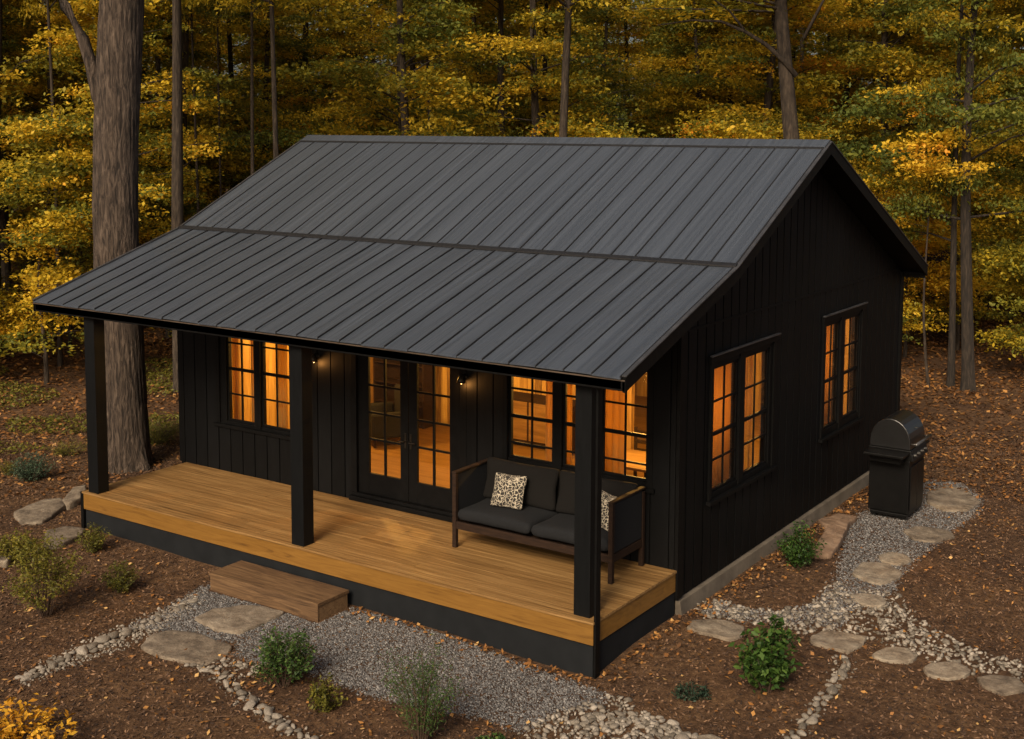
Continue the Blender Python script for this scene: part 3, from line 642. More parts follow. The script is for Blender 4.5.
# ------------------------------------------------------------------ grill (front faces +x)
gr = empty('gas_grill', (9.97, 7.96, 0)); gr.scale = (1.03, 1.03, 1.05); tag(gr, 'black gas grill with a domed lid on a closed cart beside the cabin side wall', 'grill')
hx, hy = .31, .38
MB().box(-hx, hx, -hy, hy, .10, .92).build('cart', 'grill', gr, bevel=.012)
MB().box(-hx+.04, hx-.02, -hy-.02, hy+.02, .05, .099).build('base', 'grill', gr, bevel=.008)
MB().box(hx+.001, hx+.016, -hy+.04, -.005, .16, .82).build('cart_door', 'grill', gr, bevel=.005)
MB().box(hx+.001, hx+.016, .005, hy-.04, .16, .82).build('cart_door', 'grill', gr, bevel=.005)
MB().hexa([(-hx-.01,-hy-.01,.921),(hx+.06,-hy-.01,.921),(hx+.06,hy+.01,.921),(-hx-.01,hy+.01,.921),(-hx-.01,-hy-.01,1.08),(hx+.01,-hy-.01,1.08),(hx+.01,hy+.01,1.08),(-hx-.01,hy+.01,1.08)]).build('control_panel', 'grill', gr, bevel=.008)
for k in range(4):
    y = -.27+k*.18; MB().tube([(hx+.03, y, .99), (hx+.075, y, 1.0)], [.026, .022], 14).build('knob', 'steel', gr)
poly = [(-hx, 1.083), (hx, 1.083)]; 
arc = [(hx*math.cos(a)+0, 1.17+.36*math.sin(a)) for a in np.linspace(0, PI, 15)]
pts = [(hx, 1.083)]+arc+[(-hx, 1.083)]
n = len(pts); vs = [(x, -hy, z) for x, z in pts]+[(x, hy, z) for x, z in pts]
mb = MB(); mb.add(vs, [tuple(range(n)), tuple(reversed(range(n, 2*n)))]+[(i+1 if i+1 < n else 0, i, i+n, (i+1) % n+n) for i in range(n)])
lid = mb.build('lid', 'grilllid', gr, bevel=.012)
MB().tube([(hx+.0, -hy+.05, 1.17), (hx+.085, -hy+.05, 1.18)], [.012]*2, 8).tube([(hx, hy-.05, 1.17), (hx+.085, hy-.05, 1.18)], [.012]*2, 8).tube([(hx+.085, -hy-.0, 1.18), (hx+.085, hy+.0, 1.18)], [.024]*2, 12).build('handle', 'steel', lid, True)
MB().box(-.02, .02, -.02, .02, 0, .006).build('thermometer', 'steel', lid).location = (hx*.86+.02, 0, 1.36)
MB().box(-hx+.02, hx, -hy-.36, -hy-.012, 1.02, 1.06).box(-hx+.06, hx-.08, -hy-.20, -hy-.012, .90, 1.018).build('side_shelf', 'grill', gr, bevel=.008)
MB().box(-hx+.02, hx+.02, hy+.012, hy+.20, 1.02, 1.06).build('side_shelf', 'grill', gr, bevel=.008)
for sx in (-1, 1):
    for sy in (-1, 1): MB().tube([(sx*.24, sy*.30-.02, .035), (sx*.24, sy*.30+.02, .035)], [.045]*2, 16).build('wheel', 'rubber', gr)

# ------------------------------------------------------------------ stones
def flagstone(pix, label, hgt=.032, mat='flag', name='flagstone', tilt=(0, 0), cat='stone slab', group=None, z0=0.):
    w = [ground(u, v, hgt+z0)[:2] for u, v in pix]; w = np.array(w); c = w.mean(0); w = w-c
    # smooth outline, irregular
    n = len(w); out = []
    for i in range(n):
        a, b = w[i], w[(i+1) % n]; m_ = len(w)
        k = max(2, int(np.linalg.norm(b-a)/.07))
        for j in range(k):
            t_ = j/k; p = a*(1-t_)+b*t_; nrm = np.array([b[1]-a[1], a[0]-b[0]]); nrm = nrm/(np.linalg.norm(nrm)+1e-6)
            out.append(p+nrm*rng.uniform(-.012, .012))
    out = np.array(out)
    out = (np.roll(out, 1, 0)+6*out+np.roll(out, -1, 0))/8
    area = .5*np.sum(out[:, 0]*np.roll(out[:, 1], -1)-out[:, 1]*np.roll(out[:, 0], -1))
    if area < 0: out = out[::-1]
    rings = [(1.0, -.10), (1.0, hgt*.55), (.985, hgt*.9), (.95, hgt), (.8, hgt+.004), (.6, hgt-.003), (.4, hgt+.005), (.2, hgt)]
    V = []; F = []; m_ = len(out)
    for s_, z in rings:
        for p in out: V.append((p[0]*s_, p[1]*s_, z+(.006*math.sin(p[0]*11*s_+p[1]*7)+.004*math.sin(p[1]*23*s_+2) if z > 0 else 0)))
    for r_ in range(len(rings)-1):
        for i in range(m_): F.append((r_*m_+i, r_*m_+(i+1) % m_, (r_+1)*m_+(i+1) % m_, (r_+1)*m_+i))
    V.append((0, 0, hgt)); b0 = (len(rings)-1)*m_
    for i in range(m_): F.append((b0+i, b0+(i+1) % m_, len(V)-1))
    mb = MB(); mb.add(V, F); mb.r = [rng.random()]*len(mb.f)
    o = mb.build(name, mat, None, smooth=True); o.location = (c[0], c[1], float(gz(c[0], c[1]))+.008+z0); o.rotation_euler = (tilt[0], tilt[1], 0)
    tag(o, label, cat, group); return o
STONES = []
def FS(pix, label, **k): STONES.append((pix, flagstone(pix, label, **k)))
FS([(140,644),(152,632),(172,629),(193,630),(233,644),(228,652),(205,663),(180,660),(155,653)], 'large tan flagstone in front of the step, nearest the left cobble strip')
FS([(194,617),(212,609),(240,604),(268,606),(286,611),(262,622),(240,632),(218,629)], 'tan flagstone set in the gravel right below the wooden step')
FS([(686,626),(694,618),(712,618),(724,619),(745,625),(742,634),(730,638),(713,633),(695,629)], 'grey flagstone beside the porch skirt and the cabin corner, behind the leafy shrub')
FS([(809,638),(821,631),(868,636),(863,644),(848,653),(828,647),(811,643)], 'flagstone on the pebble path just right of the leafy shrub')
FS([(870,654),(885,646),(908,648),(917,656),(908,661),(882,659)], 'small flagstone between two larger ones at the pebble path')
FS([(922,666),(930,660),(959,661),(972,668),(969,673),(949,677),(928,673)], 'round flagstone second from the right frame edge at the pebble path')
FS([(976,676),(989,673),(1020,678),(1029,688),(1002,693),(982,684)], 'flagstone at the right frame edge where the pebble path leaves')
FS([(851,572),(863,560),(888,562),(903,571),(898,577),(881,583),(865,579)], 'broad flagstone in the middle of the side path between two smaller ones')
FS([(877,555),(888,551),(908,555),(912,560),(898,564),(882,560)], 'narrow flagstone peeping out behind the broad one on the side path')
FS([(848,595),(858,592),(881,596),(888,602),(880,607),(861,603)], 'half buried flagstone where the side path meets the pebble bed')
FS([(927,491),(945,484),(965,487),(981,501),(969,509),(945,509),(927,501)], 'wide flat stone slab just right of the grill')
FS([(903,529),(915,524),(949,528),(955,534),(935,540),(915,538)], 'flat stone slab in the gravel below the grill')
FS([(686,735),(695,727),(712,726),(728,733),(726,748),(690,748)], 'grey flagstone cut by the bottom frame edge, at the end of the river pebbles')
FS([(13,511),(30,504),(47,498),(62,498),(65,504),(53,513),(42,520),(21,521)], 'long grey slab rock in the mulch left of the porch', hgt=.07, tilt=(.03, .03), cat='rock', name='rock')
FS([(62,499),(74,485),(86,483),(86,495),(77,500),(67,504)], 'grey rock tucked against the left porch corner', hgt=.09, tilt=(.02, -.04), cat='rock', name='rock')
FS([(43,546),(46,531),(66,525),(86,527),(80,534),(63,543)], 'flat grey rock between the shrubs and the left porch corner', hgt=.07, tilt=(-.04, .03), cat='rock', name='rock')
FS([(-8,560),(-5,552),(9,551),(14,555),(6,562)], 'small pale rock at the left frame edge', hgt=.08, cat='rock', name='rock')
FS([(812,546),(824,529),(846,516),(849,521),(842,536),(831,549),(815,549)], 'reddish brown slab rock beside the small dark shrub at the cabin wall', hgt=.13, mat='brownrock', tilt=(.05, .10), cat='rock', name='rock')
FS([(817,519),(838,513),(858,515),(848,524),(826,527)], 'low brown rock behind the reddish slab near the grill', hgt=.07, mat='brownrock', cat='rock', name='rock')

# cobbles: individuals
def cobmesh(seed):
    rg = random.Random(seed); import bmesh
    bm = bmesh.new(); bmesh.ops.create_icosphere(bm, subdivisions=3, radius=1)
    ph = [rg.uniform(0, 6) for _ in range(9)]
    for v in bm.verts:
        c = v.co; k = 1+.13*math.sin(2.1*c.x+ph[0])*math.cos(1.9*c.y+ph[1])+.10*math.sin(3.1*c.z+2.3*c.x+ph[2])+.06*math.sin(5*c.y+4*c.x+ph[3])
        v.co = Vector((c.x*k, c.y*k*(.68+.15*math.sin(ph[4])), c.z*k*.46))
    me = bpy.data.meshes.new('cobble'); bm.to_mesh(me); bm.free()
    me.polygons.foreach_set('use_smooth', [True]*len(me.polygons)); me.materials.append(M['cobble'])
    a = me.attributes.new('rnd', 'FLOAT', 'FACE'); a.data.foreach_set('value', [rg.random()]*len(me.polygons)); return me
COB = [cobmesh(i) for i in range(9)]
ncob = 0
def cob(x, y, s, label, group):
    global ncob
    o = bpy.data.objects.new('cobblestone', rng.choice(COB)); COL.objects.link(o); o.location = (x, y, float(gz(x, y))+s*.25)
    o.scale = (s, s*rng.uniform(.8, 1.1), s*rng.uniform(.8, 1.15)); o.rotation_euler = (rng.uniform(-.25, .25), rng.uniform(-.25, .25), rng.uniform(0, 6.3)); tag(o, label, 'cobblestone', group); ncob += 1
def strip(pix, width, num, smin, smax, label, group):
    w = [ground(u, v)[:2] for u, v in pix]; seg = [np.linalg.norm(b-a) for a, b in zip(w, w[1:])]; tot = sum(seg); placed = []
    tries = 0
    while len(placed) < num and tries < 4000:
        tries += 1; s = rng.uniform(0, tot); i = 0
        while s > seg[i]: s -= seg[i]; i += 1
        d = (w[i+1]-w[i])/seg[i]; p = w[i]+d*s+np.array([-d[1], d[0]])*rng.uniform(-width, width); r_ = 1.3*(smin+(smax-smin)*rng.random()**1.8)
        if all(np.linalg.norm(p-q_) > (r_+r2)*.82 for q_, r2 in placed): placed.append((p, r_)); cob(p[0], p[1], r_, label, group)
strip([(24,681),(55,664),(96,646),(132,630)], .085, 62, .035, .075, 'pale cobblestone in the cobble strip left of the flagstones', 'cobblestones of the left strip')
strip([(132,630),(165,612),(195,597)], .07, 26, .025, .05, 'small pale cobblestone where the left strip meets the gravel', 'cobblestones between left strip and step')
strip([(186,664),(206,668),(222,672),(236,690),(252,702),(272,714),(292,725),(326,740)], .055, 64, .035, .070, 'pale cobblestone in the curved edging below the tan flagstones', 'cobblestones of the curved edging')
strip([(222,660),(240,664),(262,668)], .10, 20, .022, .042, 'small cobblestone between the near flagstone and the round shrub', 'cobblestones by the round shrub')
strip([(846,659),(842,672),(831,688),(814,708),(799,725),(786,738)], .055, 40, .035, .075, 'pale cobblestone in the edging that runs down from the side path', 'cobblestones of the right edging')
strip([(690,738),(668,722),(640,712),(610,712),(580,722)], .16, 50, .035, .080, 'rounded river cobble in the pebble bed below the porch corner', 'river cobbles below the porch corner')

# gravel and pebbles
def poly(pix): return [ground(u, v)[:2] for u, v in pix]
G1 = poly([(198,588),(215,580),(350,600),(470,640),(592,682),(606,688),(600,700),(560,702),(520,724),(488,712),(443,707),(398,698),(372,692),(347,683),(319,672),(290,668),(255,662),(235,655),(240,640),(200,640),(150,627),(122,628),(157,613)])
G2 = poly([(845,545),(845,528),(861,512),(880,505),(929,479),(962,484),(982,498),(976,514),(949,531),(929,548),(915,560),(897,577),(895,590),(860,605),(835,630),(781,620),(744,621),(700,612),(714,600),(747,609),(781,613),(814,605),(835,580)])
PB1 = poly([(520,724),(560,702),(600,695),(612,687),(638,702),(663,712),(690,727),(700,760),(560,760),(541,739)])       # river pebbles
PB2 = poly([(690,604),(714,598),(747,608),(781,611),(814,602),(828,584),(845,578),(850,590),(893,590),(912,614),(935,631),(969,647),(1002,656),(1045,666),(1045,683),(992,674),(969,667),(922,659),(882,645),(855,635),(808,634),(781,628),(744,622),(700,616)])
PB3 = poly([(18,684),(48,660),(98,634),(157,611),(198,588),(205,600),(160,628),(122,648),(63,668),(24,687)])
PB4 = poly([(183,662),(215,664),(262,660),(255,672),(235,680),(262,702),(300,720),(335,740),(310,742),(262,716),(228,692),(205,675)])
PB5 = poly([(838,650),(855,660),(850,680),(825,708),(800,738),(778,742),(800,712),(825,685)])
def footprint(x, y, m=.0):
    return ((x > X0-.05-m) & (x < L+.06+m) & (y > -.03-m) & (y < YB+.1+m)) | ((x > 3.46-m) & (x < 5.44+m) & (y > -.68-m) & (y < .1))
def scatter(name, polys, dens, smin, smax, mat, label, cat, flat_=.7, pw_=2., z=.0):
    xs, ys = [], []
    for p in polys: x, y = sample(p, dens); x = x+RNG.normal(0, .045, len(x)); y = y+RNG.normal(0, .045, len(y)); xs.append(x); ys.append(y)
    x = np.concatenate(xs); y = np.concatenate(ys); k = ~footprint(x, y, .015); x, y = x[k], y[k]; n = len(x)
    # ragged edge: thin out with noise
    s = smin+(smax-smin)*RNG.random(n)**pw_
    Rm = rotm(RNG.uniform(0, 6.3, n), RNG.normal(0, .5, n), RNG.normal(0, .5, n))
    S = np.stack([s*RNG.uniform(.7, 1.3, n), s*RNG.uniform(.6, 1.1, n), s*flat_*RNG.uniform(.6, 1.1, n)], -1)
    bv = ICO_V*(1+.22*RNG.uniform(-1, 1, (12, 1)))
    me = np_inst(name, bv, ICO_F, Rm*S[:, None, :], np.stack([x, y, gz(x, y)+z+s*.25], -1), RNG.random(n))
    o = link(name, me, mat, smooth=smin > .02); tag(o, label, cat, kind='stuff'); return o
def fringe(poly_, amt):
    c = np.mean(poly_, 0); return [c+(p-c)*(1+amt) for p in poly_]
# base sheets of grit under the stones
def sheet(name, pl, mat, z):
    me = bpy.data.meshes.new(name); c = np.mean(pl, 0)
    x, y = [], []
    mb = MB()
    n = len(pl); vs = [(p[0], p[1], float(gz(p[0], p[1]))+z) for p in pl]; mb.add(vs, [tuple(range(n))])
    return mb
scatter('gravel', [G1], 4200, .007, .017, 'gravel', 'grey crushed gravel in front of the porch', 'gravel')
scatter('gravel', [G2], 2200, .008, .020, 'gravel', 'grey crushed gravel on the side path up to the grill', 'gravel')
scatter('pebbles', [PB1], 420, .018, .050, 'cobble', 'rounded river pebbles below the porch corner', 'pebbles', .48)
scatter('pebbles', [PB2], 330, .018, .050, 'cobble', 'rounded pale pebbles along the side path', 'pebbles', .48)
scatter('pebbles', [PB3], 800, .012, .032, 'cobble', 'small pale pebbles in the strip left of the step', 'pebbles', .48)
scatter('pebbles', [PB4, PB5], 260, .012, .034, 'cobble', 'small pebbles scattered along the cobble edgings', 'pebbles', .48)

# ------------------------------------------------------------------ mulch chips and fallen leaves
def hardmask(x, y):
    r = np.zeros(len(x), bool)
    for p in (G1, G2, PB1, PB2, PB3): r |= inpoly(x, y, p)
    return r
VIEW = [CAM[:2]+0*R2[:2]]
def frustum(n, dmin, dmax, umin=-420, umax=1250):
    """random ground positions over a wedge in front of the viewpoint"""
    d = np.sqrt(RNG.uniform(dmin**2, dmax**2, n)); u = RNG.uniform(umin, umax, n)
    dx = _f[0]+R2[0]*(u-512)/FPX; dy = _f[1]+R2[1]*(u-512)/FPX; h = np.hypot(dx, dy)
    return CAM[0]+dx/h*d, CAM[1]+dy/h*d
def lumps(x, y):
    return .5+.25*(np.sin(x*1.7+2*np.sin(y*.9))+np.sin(y*2.3+1.5*np.sin(x*1.1+1)))
def quads(x, y, z, ln, wd, tilt, attr, name, bend=.25):
    n = len(x); Rm = rotm(RNG.uniform(0, 6.3, n), RNG.normal(0, tilt, n), RNG.normal(0, tilt, n))
    b = bend*wd*RNG.uniform(-1, 1, n)
    o = np.zeros(n)
    q_ = np.stack([np.stack([-ln, o, b], -1), np.stack([o, -wd, o], -1), np.stack([ln, o, b], -1), np.stack([o, wd, o], -1)], 1)
    V = np.einsum('nij,nkj->nki', Rm, q_)+np.stack([x, y, z], -1)[:, None, :]
    return np_mesh(name, V, 4, attr)
x, y = frustum(215000, 9.5, 27); k = ~footprint(x, y, .03) & ~hardmask(x, y); x, y = x[k], y[k]; n = len(x)
me = quads(x, y, gz(x, y)+RNG.uniform(.0, .02, n), RNG.uniform(.012, .035, n), RNG.uniform(.005, .013, n), .4, RNG.random(n), 'bark_mulch')
me.attributes[me.attributes.find('hue') if False else 'hue'].name = 'rnd'
tag(link('bark_mulch', me, 'chips'), 'dark brown shredded bark mulch covering the beds', 'mulch', kind='stuff')
# near fallen leaves
x, y = frustum(43000, 9.5, 27); lp = lumps(x, y); k = ~footprint(x, y, .03) & (RNG.random(len(x)) < .10+.8*np.clip(lp-.25, 0, 1)**2) & ~(hardmask(x, y) & (RNG.random(len(x)) < .88)); x, y = x[k], y[k]; n = len(x)
me = quads(x, y, gz(x, y)+RNG.uniform(.012, .035, n), RNG.uniform(.016, .045, n), RNG.uniform(.010, .028, n), .3, np.clip(RNG.normal(.66, .22, n), 0, 1), 'fallen_leaves', .5)
tag(link('fallen_leaves', me, 'litter'), 'dry orange leaves scattered over the mulch and gravel', 'fallen leaves', kind='stuff')
# leaves drifted against the skirt and foundation
xs = np.concatenate([RNG.uniform(5.5, 9.1, 160), L+.12+np.abs(RNG.normal(0, .16, 500)), L+.02+np.abs(RNG.normal(0, .2, 160))]); ys = np.concatenate([-.05-np.abs(RNG.normal(0, .12, 160)), RNG.uniform(2.1, 10.5, 500), RNG.uniform(0, 2, 160)])
xs = xs+0; n = len(xs); k = ~footprint(xs, ys, .0); xs, ys = xs[k], ys[k]; n = len(xs)
me = quads(xs, ys, gz(xs, ys)+RNG.uniform(.015, .05, n), RNG.uniform(.02, .045, n), RNG.uniform(.012, .028, n), .4, np.clip(RNG.normal(.6, .2, n), 0, 1), 'fallen_leaves', .5)
tag(link('fallen_leaves', me, 'litter'), 'dry leaves drifted along the porch skirt and the side foundation', 'fallen leaves', kind='stuff')
# twigs and needles
x, y = frustum(1500, 9.5, 30); k = ~footprint(x, y, .03) & ~hardmask(x, y); x, y = x[k], y[k]; n = len(x)
me = quads(x, y, gz(x, y)+RNG.uniform(.015, .03, n), RNG.uniform(.06, .22, n), RNG.uniform(.004, .008, n), .1, RNG.random(n), 'twig_litter', 3.)
me.attributes['hue'].name = 'rnd'; tag(link('twig_litter', me, 'chips'), 'thin dead twigs lying on the mulch', 'twigs', kind='stuff')
# forest floor
x, y = frustum(215000, 22, 62, -420, 1280); lp = lumps(x*.5, y*.5); k = ~footprint(x, y, .1) & (RNG.random(len(x)) < .25+.75*lp); x, y = x[k], y[k]; n = len(x); dd = np.hypot(x-CAM[0], y-CAM[1])
me = quads(x, y, gz(x, y)+RNG.uniform(.01, .05, n), RNG.uniform(.03, .075, n)*np.clip(dd/30, .8, 1.6), RNG.uniform(.02, .045, n)*np.clip(dd/30, .8, 1.6), .35, np.clip(RNG.normal(.42, .24, n), 0, 1), 'leaf_litter', .5)
tag(link('leaf_litter', me, 'litter'), 'brown and gold leaf litter on the forest floor round the cabin', 'leaf litter', kind='stuff')

# ------------------------------------------------------------------ trees
def leafcloud(centres, rad, per, flat_, ls, tilt, hues, rg, droop=.12):
    """flattened sprays of leaves"""
    C_, Hh, Rr = [], [], []
    n = len(centres)
    cnt = np.maximum(8, (per*(rad/rad.mean())**2).astype(int)); ii = np.repeat(np.arange(n), cnt); m_ = len(ii)
    a = rg.uniform(0, 2*PI, m_); r = np.sqrt(rg.random(m_))
    lob = 1+.35*np.sin(a*3+ii*1.7)+.2*np.sin(a*5+ii*2.9)
    rr = r*rad[ii]*lob
    off = np.stack([rr*np.cos(a), rr*np.sin(a), rg.normal(0, 1, m_)*flat_*rad[ii]-droop*rr**2/rad[ii]], -1)
    ctr = centres[ii]+off
    hue = np.clip(hues[ii]+rg.normal(0, .06, m_)+.08*(r-.6), 0, 1)
    l = ls*rg.uniform(.6, 1.35, m_); w = l*rg.uniform(.45, .7, m_)
    Rm = rotm(rg.uniform(0, 2*PI, m_), rg.normal(0, tilt, m_), rg.normal(0, tilt, m_))
    o = np.zeros(m_); b = .25*w
    q_ = np.stack([np.stack([-l, o, -b], -1), np.stack([o, -w, b], -1), np.stack([l, o, -b], -1), np.stack([o, w, b], -1)], 1)
    return np.einsum('nij,nkj->nki', Rm, q_)+ctr[:, None, :], hue
def tree_variant(seed, Ht, cb_, cr, nspray, per, r0, ls=.062, lean=.3, srad=(.45, 1.15), mat='bark2'):
    """returns (trunk mesh, crown mesh) ; Ht height, cb_ crown base, cr crown radius"""
    rg = np.random.default_rng(seed); mb = MB()
    nseg = 12; ph = rg.uniform(0, 6, 4); lx, ly = rg.uniform(-lean, lean, 2)
    def axis(z): t_ = z/Ht; return np.array([lx*t_*2+.10*math.sin(t_*7+ph[0]), ly*t_*2+.10*math.sin(t_*6+ph[1]), z])
    zs = [-.3, 0, .25, .7]+list(np.linspace(1.6, Ht*.97, nseg)); rr = [r0*1.45, r0*1.3, r0*1.12, r0*1.02]+[r0*(1-.86*z/Ht) for z in zs[4:]]
    mb.tube([axis(z) for z in zs], rr, 10, noise=lambda i, k, n_: 1+.09*math.sin(k*2.3+ph[2])+.05*math.sin(k*4+i*.7))
    cs, rd = [], []
    nb_ = int(nspray/3.2)
    for b in range(nb_):
        z = cb_+(Ht-cb_)*rg.random()**.9; az = rg.uniform(0, 2*PI); t_ = (z-cb_)/(Ht-cb_)
        reach = cr*(1-.55*t_)*rg.uniform(.55, 1.12)
        p0 = axis(z*.96); up = rg.uniform(.05, .38)*reach
        mid = p0+np.array([math.cos(az)*reach*.5, math.sin(az)*reach*.5, up*.7]); end = p0+np.array([math.cos(az+.2)*reach, math.sin(az+.2)*reach, up])
        rb = max(.008, r0*.22*(1-t_*.7)); mb.tube([p0, mid, end], [rb, rb*.6, rb*.2], 5, cap=False)
        for k in range(rg.integers(2, 5)):
            s_ = rg.uniform(.35, 1.05); q_ = p0*(1-s_)+end*s_+np.array([0, 0, up*.25*math.sin(PI*min(s_, 1))])+rg.normal(0, .28, 3)*[1, 1, .35]
            cs.append(q_); rd.append(rg.uniform(*srad))
            if k == 0: mb.tube([mid, q_], [rb*.4, rb*.15], 4, cap=False)
    cs = np.array(cs); rd = np.array(rd); hs = np.where(rg.random(len(cs)) < .60, rg.normal(.34, .08, len(cs)), rg.normal(.62, .09, len(cs)))
    V, hue = leafcloud(cs, rd, per, .10, ls, .55, hs, rg)
    tm = mb.mesh('trunk'); tm.materials.append(M[mat]); tm.polygons.foreach_set('use_smooth', [True]*len(tm.polygons))
    cm = np_mesh('crown', V, 4, hue); cm.materials.append(M['treeleaf'])
    return tm, cm
BIG = [tree_variant(100+i, Ht, cbz, cr, ns, 200, .17, lean=.35) for i, (Ht, cbz, cr, ns) in enumerate([(16, 2.6, 3.2, 150), (15, 3.4, 2.9, 135), (17, 2.2, 3.4, 160), (14, 1.8, 3.0, 140), (16, 4.2, 3.1, 135), (15, 3.0, 3.3, 150)])]
SMALL = [tree_variant(200+i, Ht, .5, cr, ns, 150, .045, ls=.05, lean=.3, srad=(.35, .85)) for i, (Ht, cr, ns) in enumerate([(4.2, 1.7, 70), (5.2, 2.0, 85), (3.4, 1.6, 60), (6.2, 2.1, 100)])]
DARK = [tree_variant(270, 16, 4.2, 3.1, 135, 200, .17, lean=.3, mat='darkbark'), tree_variant(271, 15, 3.4, 2.9, 120, 190, .17, lean=.2, mat='darkbark')]
MAPLE = tree_variant(260, 7.6, 4.0, 2.3, 42, 110, .035, ls=.055, srad=(.35, .8))
OPEN = [tree_variant(300+i, 18, 9.2, 3.2, 110, 95, .17, lean=.25) for i in range(2)]   # clean stems
NTREE = [0]
def tree(var, x, y, hue, spread, label, group, s=1., rz=None, r_scale=1., name='forest_tree', cat='tree', sz=None):
    t = empty(name, (x, y, float(gz(x, y))), rng.uniform(0, 6.3) if rz is None else rz); t.scale = (s*r_scale, s*r_scale, sz or s); tag(t, label, cat, group)
    tr = bpy.data.objects.new('trunk', var[0]); COL.objects.link(tr); tr.parent = t
    cr_ = bpy.data.objects.new('crown', var[1]); COL.objects.link(cr_); cr_.parent = t; cr_.color = (hue-.5*spread, spread, 0, 1)
    NTREE[0] += 1; return t
taken = []
# hue offsets along the picture: gold in the middle-left and right of centre, green in between and far right
def hue_at(u):
    keys = [(-200, .46), (0, .50), (90, .44), (200, .50), (290, .47), (360, .30), (450, .34), (520, .36), (600, .46), (650, .40), (700, .50), (780, .60), (860, .52), (920, .34), (1000, .32), (1250, .34)]
    for (a, ha), (b, hb) in zip(keys, keys[1:]):
        if a <= u <= b: return ha+(hb-ha)*(u-a)/(b-a)
    return .4
def region(u): return 'left of the cabin' if u < 240 else ('behind the cabin roof' if u < 850 else 'right of the cabin')
def kind(h): return 'green' if h < .38 else ('olive and gold' if h < .50 else 'golden yellow')
def free(x, y, dmin): return all((x-a)**2+(y-b)**2 > dmin**2 for a, b in taken)
def put(u, d, big=True, var=None, hue=None, spread=1.15, label=None, group=None, s=1., r_scale=1., sz=None, dmin=0):
    x, y = bearing(u, d)
    if x > X0-2.2 and x < L+2.2 and y > -1 and y < YB+2.6: return False
    if dmin and not free(x, y, dmin): return False
    taken.append((x, y)); h = hue if hue is not None else hue_at(u)-.03+rng.gauss(0, .08)
    v = var or (rng.choice(BIG) if big else rng.choice(SMALL))
    if label is None:
        label = ('tall ' if big else 'low bushy ')+kind(h)+(' forest tree ' if big else ' sapling ')+region(u); group = 'forest '+('trees' if big else 'saplings')+' '+region(u)+', '+kind(h)
    tree(v, x, y, h, spread, label, group, s, r_scale=r_scale, sz=sz, name='forest_tree' if big else 'sapling', cat='tree' if big else 'sapling'); return True
# trees with trunks one can pick out: (u, distance, stem radius factor, hue, label)
named = [
 (794, 31.5, 1.62, .50, 'thick grey trunked tree rising just behind the right end of the roof ridge'),
 (183, 29.8, 1.0, .46, 'straight brown trunked tree right of the great trunk, above the roof break'),
 (199, 35.0, .28, .44, 'thin dark tree standing close behind the straight brown trunk'),
 (276, 30.5, .50, .48, 'slim tree whose stem meets the left end of the roof ridge'),
 (254, 33.0, .36, .5, 'very thin dark stemmed tree left of the ridge end'),
 (562, 30.6, .80, .40, 'grey trunked tree behind the middle of the roof ridge'),
 (432, 33.0, .45, .42, 'slim dark tree behind the left half of the ridge'),
 (58, 34.0, .33, .50, 'thin dark tree at the far left, left of the great trunk'),
 (222, 36.0, .25, .5, 'slim tree in the gap between the great trunk and the roof'),
]
for (u, d, rs, h, lab) in named:
    x, y = bearing(u, d); taken.append((x, y)); v = OPEN[NTREE[0] % 2]
    tree(v, x, y, h, .9, lab, None, 1., r_scale=rs, sz=1.0, name='slim_tree')
# the forked trunk right of the grill, with low orange maple sprays
xr, yr_ = ground(963, 388)[:2]; taken.append((xr, yr_))
tree(DARK[0], xr, yr_, .33, .8, 'twin stemmed rough trunk standing in the leaf litter right of the cabin', None, 1., rz=1., r_scale=.92, name='forest_tree')
tree(DARK[1], xr-.38, yr_+.15, .30, .8, 'left stem of the pair of trunks right of the cabin', None, .97, rz=2., r_scale=.5, name='forest_tree')
put(935, 31.5, False, var=MAPLE, hue=.84, spread=.5, label='slender orange leaved maple in front of the twin trunks right of the cabin', s=1.)
put(905, 35.5, False, var=SMALL[3], hue=.80, spread=.45, label='orange gold sapling just beyond the rear eave')
put(1040, 33.0, False, var=SMALL[0], hue=.50, spread=.6, label='olive gold sapling at the right frame edge')
# belts
for (d0, d1, num, dm, bigp) in ((30.5, 38, 66, 1.9, .30), (38, 50, 110, 2.2, .55), (50, 66, 90, 2.9, .9)):
    c = 0; tries = 0
    while c < num and tries < 4000:
        tries += 1; u = rng.uniform(-230, 1260); d = math.sqrt(rng.uniform(d0*d0, d1*d1))
        if u > 870 and d < 36.5: continue
        if u < 250 and d < 31.5: continue
        if put(u, d, rng.random() < bigp, dmin=dm, s=rng.uniform(.85, 1.15)): c += 1
# far wood reading as one mass
rg = np.random.default_rng(5); n = 3600; d = np.sqrt(rg.uniform(66**2, 92**2, n)); u = rg.uniform(-420, 1450, n)
dx = _f[0]+R2[0]*(u-512)/FPX; dy = _f[1]+R2[1]*(u-512)/FPX; h_ = np.hypot(dx, dy)
cs = np.stack([CAM[0]+dx/h_*d, CAM[1]+dy/h_*d, rg.uniform(.4, 19, n)], -1)
V, hue = leafcloud(cs, rg.uniform(1.0, 2.4, n), 55, .16, .17, .6, np.array([hue_at(float(a)) for a in u])+rg.normal(0, .12, n)-.05, rg)
me = np_mesh('far_wood', V, 4, hue); o = link('far_wood', me, 'treeleaf'); o.color = (0, 1, 0, 1); tag(o, 'distant golden and green woodland seen between the nearer trees', 'woodland', kind='stuff')

